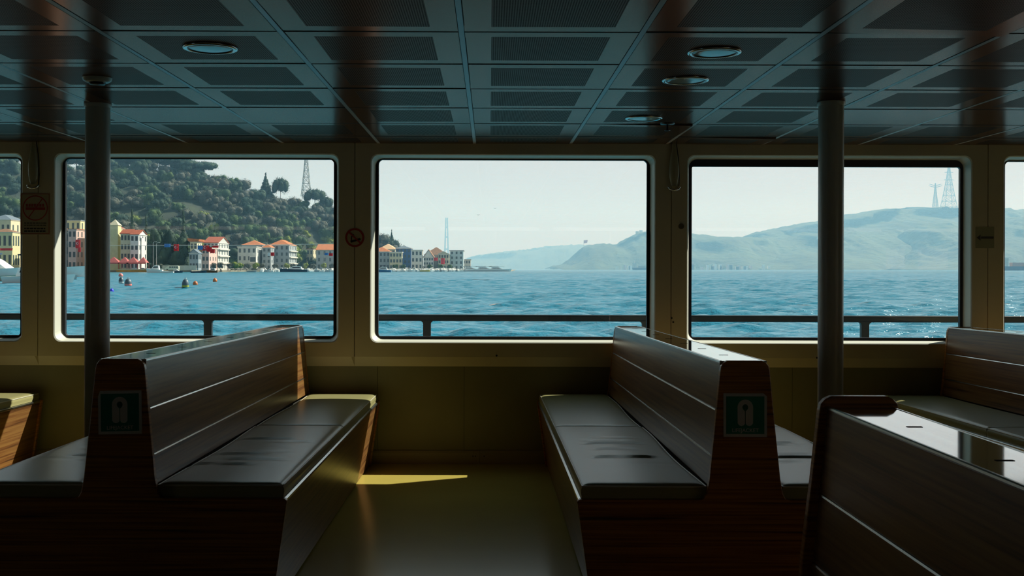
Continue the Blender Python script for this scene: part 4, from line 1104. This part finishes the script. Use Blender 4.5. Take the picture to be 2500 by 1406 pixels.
boat(1037, 786, 7, 2.4, 1.1, hm('yellow boat', (.62,.45,.06)), 'small yellow boat before the white houses of the far town', 0, False, name='yellow_boat')

def buoy(px, py, wpx, hpx, m1, m2, label, kind='drum'):
    """mooring buoy; py is its waterline"""
    Y = 1.9*2700/(py-CY); x_ = (px-CX)/2700*Y; r_ = wpx/2*Y/2700; h_ = hpx*Y/2700
    e_ = empty('buoy', (x_, Y, sz(x_)), label, 'buoy')
    if kind == 'drum':
        MB().lathe([(0,-r_*.3),(r_*.9,-r_*.2),(r_,h_*.25),(r_*.98,h_*.55),(r_*.7,h_*.85),(r_*.25,h_),(0,h_)], n=18).build('float', m1, e_)
        MB().tube([(-r_*.3,0,h_*.97),(-r_*.25,0,h_*1.12),(r_*.25,0,h_*1.12),(r_*.3,0,h_*.97)], r_*.08, 6).build('lifting_eye', steel, e_)
        MB().lathe([(r_*1.01,h_*.05),(r_*1.02,h_*.28)], n=18).build('band', m2, e_)
    else:
        MB().lathe([(0,-r_*.4),(r_*.8,-r_*.2),(r_,h_*.3),(r_*.8,h_*.75),(r_*.3,h_),(0,h_)], n=18).build('float', m1, e_)
        MB().tube([(0,0,h_*.95),(0,0,h_*1.2)], r_*.12, 6).build('lifting_eye', steel, e_)
b_dark = mat('buoy slate', (.06,.12,.16), .5, var=(2,.4)); b_green = mat('buoy olive', (.30,.36,.05), .6); b_or = mat('buoy orange', (.55,.16,.05), .5, var=(3,.3)); b_pink = mat('buoy pink', (.65,.20,.18), .5); b_blue = mat('buoy blue', (.02,.04,.60), .5)
buoy(296, 692, 12, 16, b_dark, boatgrey, 'slate-grey drum buoy, left one of the pair right of the left pole')
buoy(313, 698, 17, 18, b_dark, b_pink, 'larger dark drum buoy with a reddish band, right one of the pair')
buoy(295, 675, 11, 8, b_pink, b_pink, 'small pink and white buoy above the pair of drum buoys', 'ball')
buoy(453, 702, 17, 21, b_dark, b_green, 'dark drum buoy with an olive lower band, alone in the middle of the left window')
buoy(477, 696, 12, 10, b_or, b_or, 'orange-brown ball buoy next to the olive-banded drum', 'ball')
buoy(525, 688, 11, 9, b_or, b_or, 'orange ball buoy farthest right in the left window', 'ball')
buoy(273, 714, 10, 10, b_blue, b_blue, 'bright blue buoy against the right edge of the left pole', 'ball')

# ---- pylons and bridge tower
pyl = mat('galvanised lattice', (.30,.36,.38), .6)
def pylon(px, ptop, pbase, Y, wb, arms, label, r=.25, thick=1.0, vee=False):
    b = P(px, pbase, Y); H = P(px, ptop, Y).z-b.z; mb = MB(); N = 9
    def half(u): return wb/2*(1-u)**1.25+wb*.05
    prev = None
    for i in range(N+1):
        u = 1-(1-i/N)**1.15; h_ = half(u); z = u*H; q = [(-h_,-h_,z),(h_,-h_,z),(h_,h_,z),(-h_,h_,z)]
        if prev:
            for k in range(4):
                mb.tube([prev[k], q[k]], r*thick, 4, smooth=False); mb.tube([prev[k], q[(k+1) % 4]], r*.55*thick, 4, smooth=False); mb.tube([prev[(k+1) % 4], q[k]], r*.55*thick, 4, smooth=False)
                mb.tube([q[k], q[(k+1) % 4]], r*.6*thick, 4, smooth=False)
        prev = q
    o = empty('power_pylon', b, label, 'pylon'); mb.build('tower', pyl, o)
    for (u, w_) in arms:
        am = MB(); z = u*H
        for s in (-1, 1):
            am.tube([(0,0,z),(s*w_,0,z+(w_*.35 if vee else 0))], r*.8*thick, 4, smooth=False); am.tube([(0,0,z+H*.03),(s*w_,0,z+(w_*.35 if vee else 0))], r*.6*thick, 4, smooth=False)
        am.build('cross_arm', pyl, o)
    return o
pylon(747, 352, 480, 985, 7.2, ((.86,7),(.96,5)), 'tall lattice power pylon rising behind the hill in the left window', .30)
pylon(2283, 447, 520, 3300, 15, ((.84,20),(.90,18)), 'smaller pale pylon with spread arms on the right-hand hill', .8, 1, True)
pylon(2316, 405, 520, 3300, 38, ((.70,15),(.86,13)), 'taller pale lattice pylon on the right-hand hill', 1.0)
b = P(1090, 650, 4200); H = P(1090, 531, 4200).z-b.z
e_ = empty('bridge_tower', b, 'hazy slender bridge tower behind the far town', 'bridge tower')
bt = mat('pale concrete', (.42,.44,.44), .8); s_ = 4200/2700
for sx in (-1, 1): MB().add([(sx*7*s_,-4,0),(sx*3*s_,-4,0),(sx*3*s_,6,0),(sx*7*s_,6,0),(sx*3.2*s_,-3,H),(sx*.3*s_,-3,H*.99),(sx*.3*s_,4,H*.99),(sx*3.2*s_,4,H)], [(0,1,5,4),(1,2,6,5),(2,3,7,6),(3,0,4,7),(4,5,6,7)]).build('leg', bt, e_)
for u in (.35,.6,.8): MB().box(-5*s_*(1-u*.4),5*s_*(1-u*.4),-3,4,H*u-3,H*u+3).build('cross_beam', bt, e_)

# ---- far hills
farm = mat('far woodland', (.055,.095,.05), .95, var=(.012,.5), bump=(.05,1.0,8))
def far_hill(name, sil, Yc, depth, seed, rough=6, step=3, front=None, tree_h=5):
    mb = MB(); px0, px1 = sil[0][0], sil[-1][0]; n = int((px1-px0)/step); m_ = 16; vs = []
    for j in range(m_+1):
        v = j/m_
        for i in range(n+1):
            px = px0+(px1-px0)*i/n; x_ = (px-CX)/2700*Yc
            H = P(px, interp(sil, px), Yc).z - sz(x_)
            y = Yc-depth + v*depth*1.6; f = math.sin(min(v/.625, 1)*PI/2)**.8 if v <= .625 else 1-(v-.625)*1.1
            nn = noise.fractal(Vector((x_*.004+seed, y*.004, seed)), 1.0, 2.0, 4)
            yy = y + depth*.25*nn*(1 if j else 1)
            z = H*max(0,f)*(1+.10*nn*(1-abs(f))) + (tree_h*noise.noise(Vector((x_*.08, y*.05, seed))) if f > .4 else 0)
            vs.append((x_, yy, sz(x_) + (z if j else -2)))
    mb.add(vs, [(j*(n+1)+i, j*(n+1)+i+1, (j+1)*(n+1)+i+1, (j+1)*(n+1)+i) for j in range(m_) for i in range(n)], 0, True)
    return struct(mb.build(name, farm))
far_hill('far_ridge', [(1060,656),(1110,645),(1150,626),(1200,618),(1290,609),(1330,602),(1400,598),(1450,600),(1520,612),(1600,640)], 5200, 900, 3, tree_h=6)
far_hill('headland', [(1345,656),(1350,650),(1375,645),(1395,628),(1415,608),(1430,600),(1460,596),(1495,599),(1515,586),(1540,574),(1560,568),(1600,566),(1640,570),(1690,573),(1760,580),(1900,585),(2050,620),(2150,656)], 3000, 500, 8, tree_h=4)
far_hill('right_hill', [(1600,656),(1680,640),(1760,600),(1840,568),(1900,556),(1960,545),(2010,538),(2060,526),(2100,519),(2150,515),(2190,511),(2240,514),(2330,515),(2400,520),(2470,514),(2520,508),(2640,520),(2800,560)], 3300, 900, 15, tree_h=6)
far_hill('near_right_slope', [(2050,656),(2110,640),(2160,610),(2210,560),(2260,545),(2330,548),(2400,545),(2460,532),(2520,530),(2650,545),(2800,600)], 2700, 500, 25, tree_h=5)
# ruined castle blocks and flag on the headland
b = P(1568, 570, 3000); e_ = empty('castle_ruin', b, 'tiny ruined castle on top of the headland in the middle window', 'castle')
for i, (x_, h_) in enumerate(((-14,6),(-4,9),(6,5),(14,9))): MB().box(x_-4,x_+4,-4,4,-6,h_).build('tower', palegrey, e_)
b = P(1425, 604, 2950); e_ = empty('giant_flag', b, 'faint giant flag on a tall mast above the headland shore', 'flag')
MB().tube([(0,0,-3),(0,0,19)], .5, 6).build('mast', steel, e_)
MB().add([(0,0,19),(11,1,20),(9,2,12),(0,0,11)], [(0,1,2,3)]).build('cloth', flagred, e_)
# villages of pale specks on the far shore
rr = random.Random(11)
spk = [(1690,1800,648,655,14),(1800,1900,650,655,8),(1500,1540,648,655,5),(1660,1690,640,655,4)]
for (a, b_, c_, d_, n_) in spk:
    for i in range(n_):
        px = rr.uniform(a, b_); py = rr.uniform(c_, d_); Y = 2440 if px > 1600 else 2480
        q = P(px, py, Y); zb_ = sz(q.x)-1
        o = MB().box(-rr.uniform(2,4), rr.uniform(2,4), -4, 4, 0, max(4, q.z-zb_+3)).build('far_house', rr.choice([white, cream, pinkish]), loc=(q.x, q.y, zb_)); tag(o, 'tiny pale house on the hazy far shore seen through the right window', 'house', 'tiny houses on the far shore')
# ships
def ship(px0, px1, Y, label, back='left', h=5, deckc=None):
    x0 = (px0-CX)/2700*Y; x1 = (px1-CX)/2700*Y; L_ = x1-x0; e_ = empty('cargo_ship', (x0, Y, sz(x0)), label, 'ship')
    MB().prism([(2,0),(L_-3,0),(L_,h),(0,h)], 0, 10).build('hull', mat('ship blue', (.04,.13,.22), .6), e_)
    MB().box(L_*.30, L_*.95, 1, 9, h, h*1.9).build('cargo', deckc or mat('rust pink cargo', (.40,.24,.22), .8), e_)
    MB().box(L_*.03, L_*.22, 1, 9, h, h*3.0).build('superstructure', palegrey, e_)
    MB().tube([(L_*.12,5,h*3),(L_*.12,5,h*4.2)], .5, 6).build('mast', palegrey, e_)
    return e_
ship(1544, 1592, 1900, 'small hazy cargo ship below the headland at the right of the middle window', h=4, deckc=grey)
ship(2436, 2560, 1300, 'blue-hulled cargo ship with pinkish cargo at the far right edge', h=5)
# gulls
for px, py in ((1167,525),(1208,509)):
    q = P(px, py, 220); e_ = tag(MB().add([(0,0,0),(.45,.12,.22),(1.0,.2,.10),(.45,-.15,.20),(-.45,.12,.22),(-1.0,.2,.10),(-.45,-.15,.20),(0,.35,-.02),(0,-.45,0)], [(0,1,2,3),(0,6,5,4),(0,7,1),(0,4,7),(0,3,8),(0,8,6)]).build('gull', palegrey, loc=q), 'tiny %s gull flying in the pale sky of the middle window' % ('left, lower' if px < 1190 else 'right, higher'), 'bird')

# ------------------------------------------------------------------ haze over the strait
hz = bpy.data.materials.new('sea haze'); hz.use_nodes = True; t = hz.node_tree; t.nodes.clear()
ho = t.nodes.new('ShaderNodeOutputMaterial'); vs_ = t.nodes.new('ShaderNodeVolumeScatter'); vs_.inputs['Color'].default_value = (.34,.69,1.0,1); vs_.inputs['Density'].default_value = .00037; vs_.inputs['Anisotropy'].default_value = 0.1
va_ = t.nodes.new('ShaderNodeVolumeAbsorption'); va_.inputs['Color'].default_value = (.75,.45,.30,1); va_.inputs['Density'].default_value = .00007
vad = t.nodes.new('ShaderNodeAddShader'); t.links.new(vs_.outputs[0], vad.inputs[0]); t.links.new(va_.outputs[0], vad.inputs[1]); t.links.new(vad.outputs[0], ho.inputs['Volume'])
mb = MB(); mb.box(-4500, 4500, 600, 8000, -30, 420); o = mb.build('haze', hz); o['kind'] = 'structure'
hz.cycles.homogeneous_volume = True
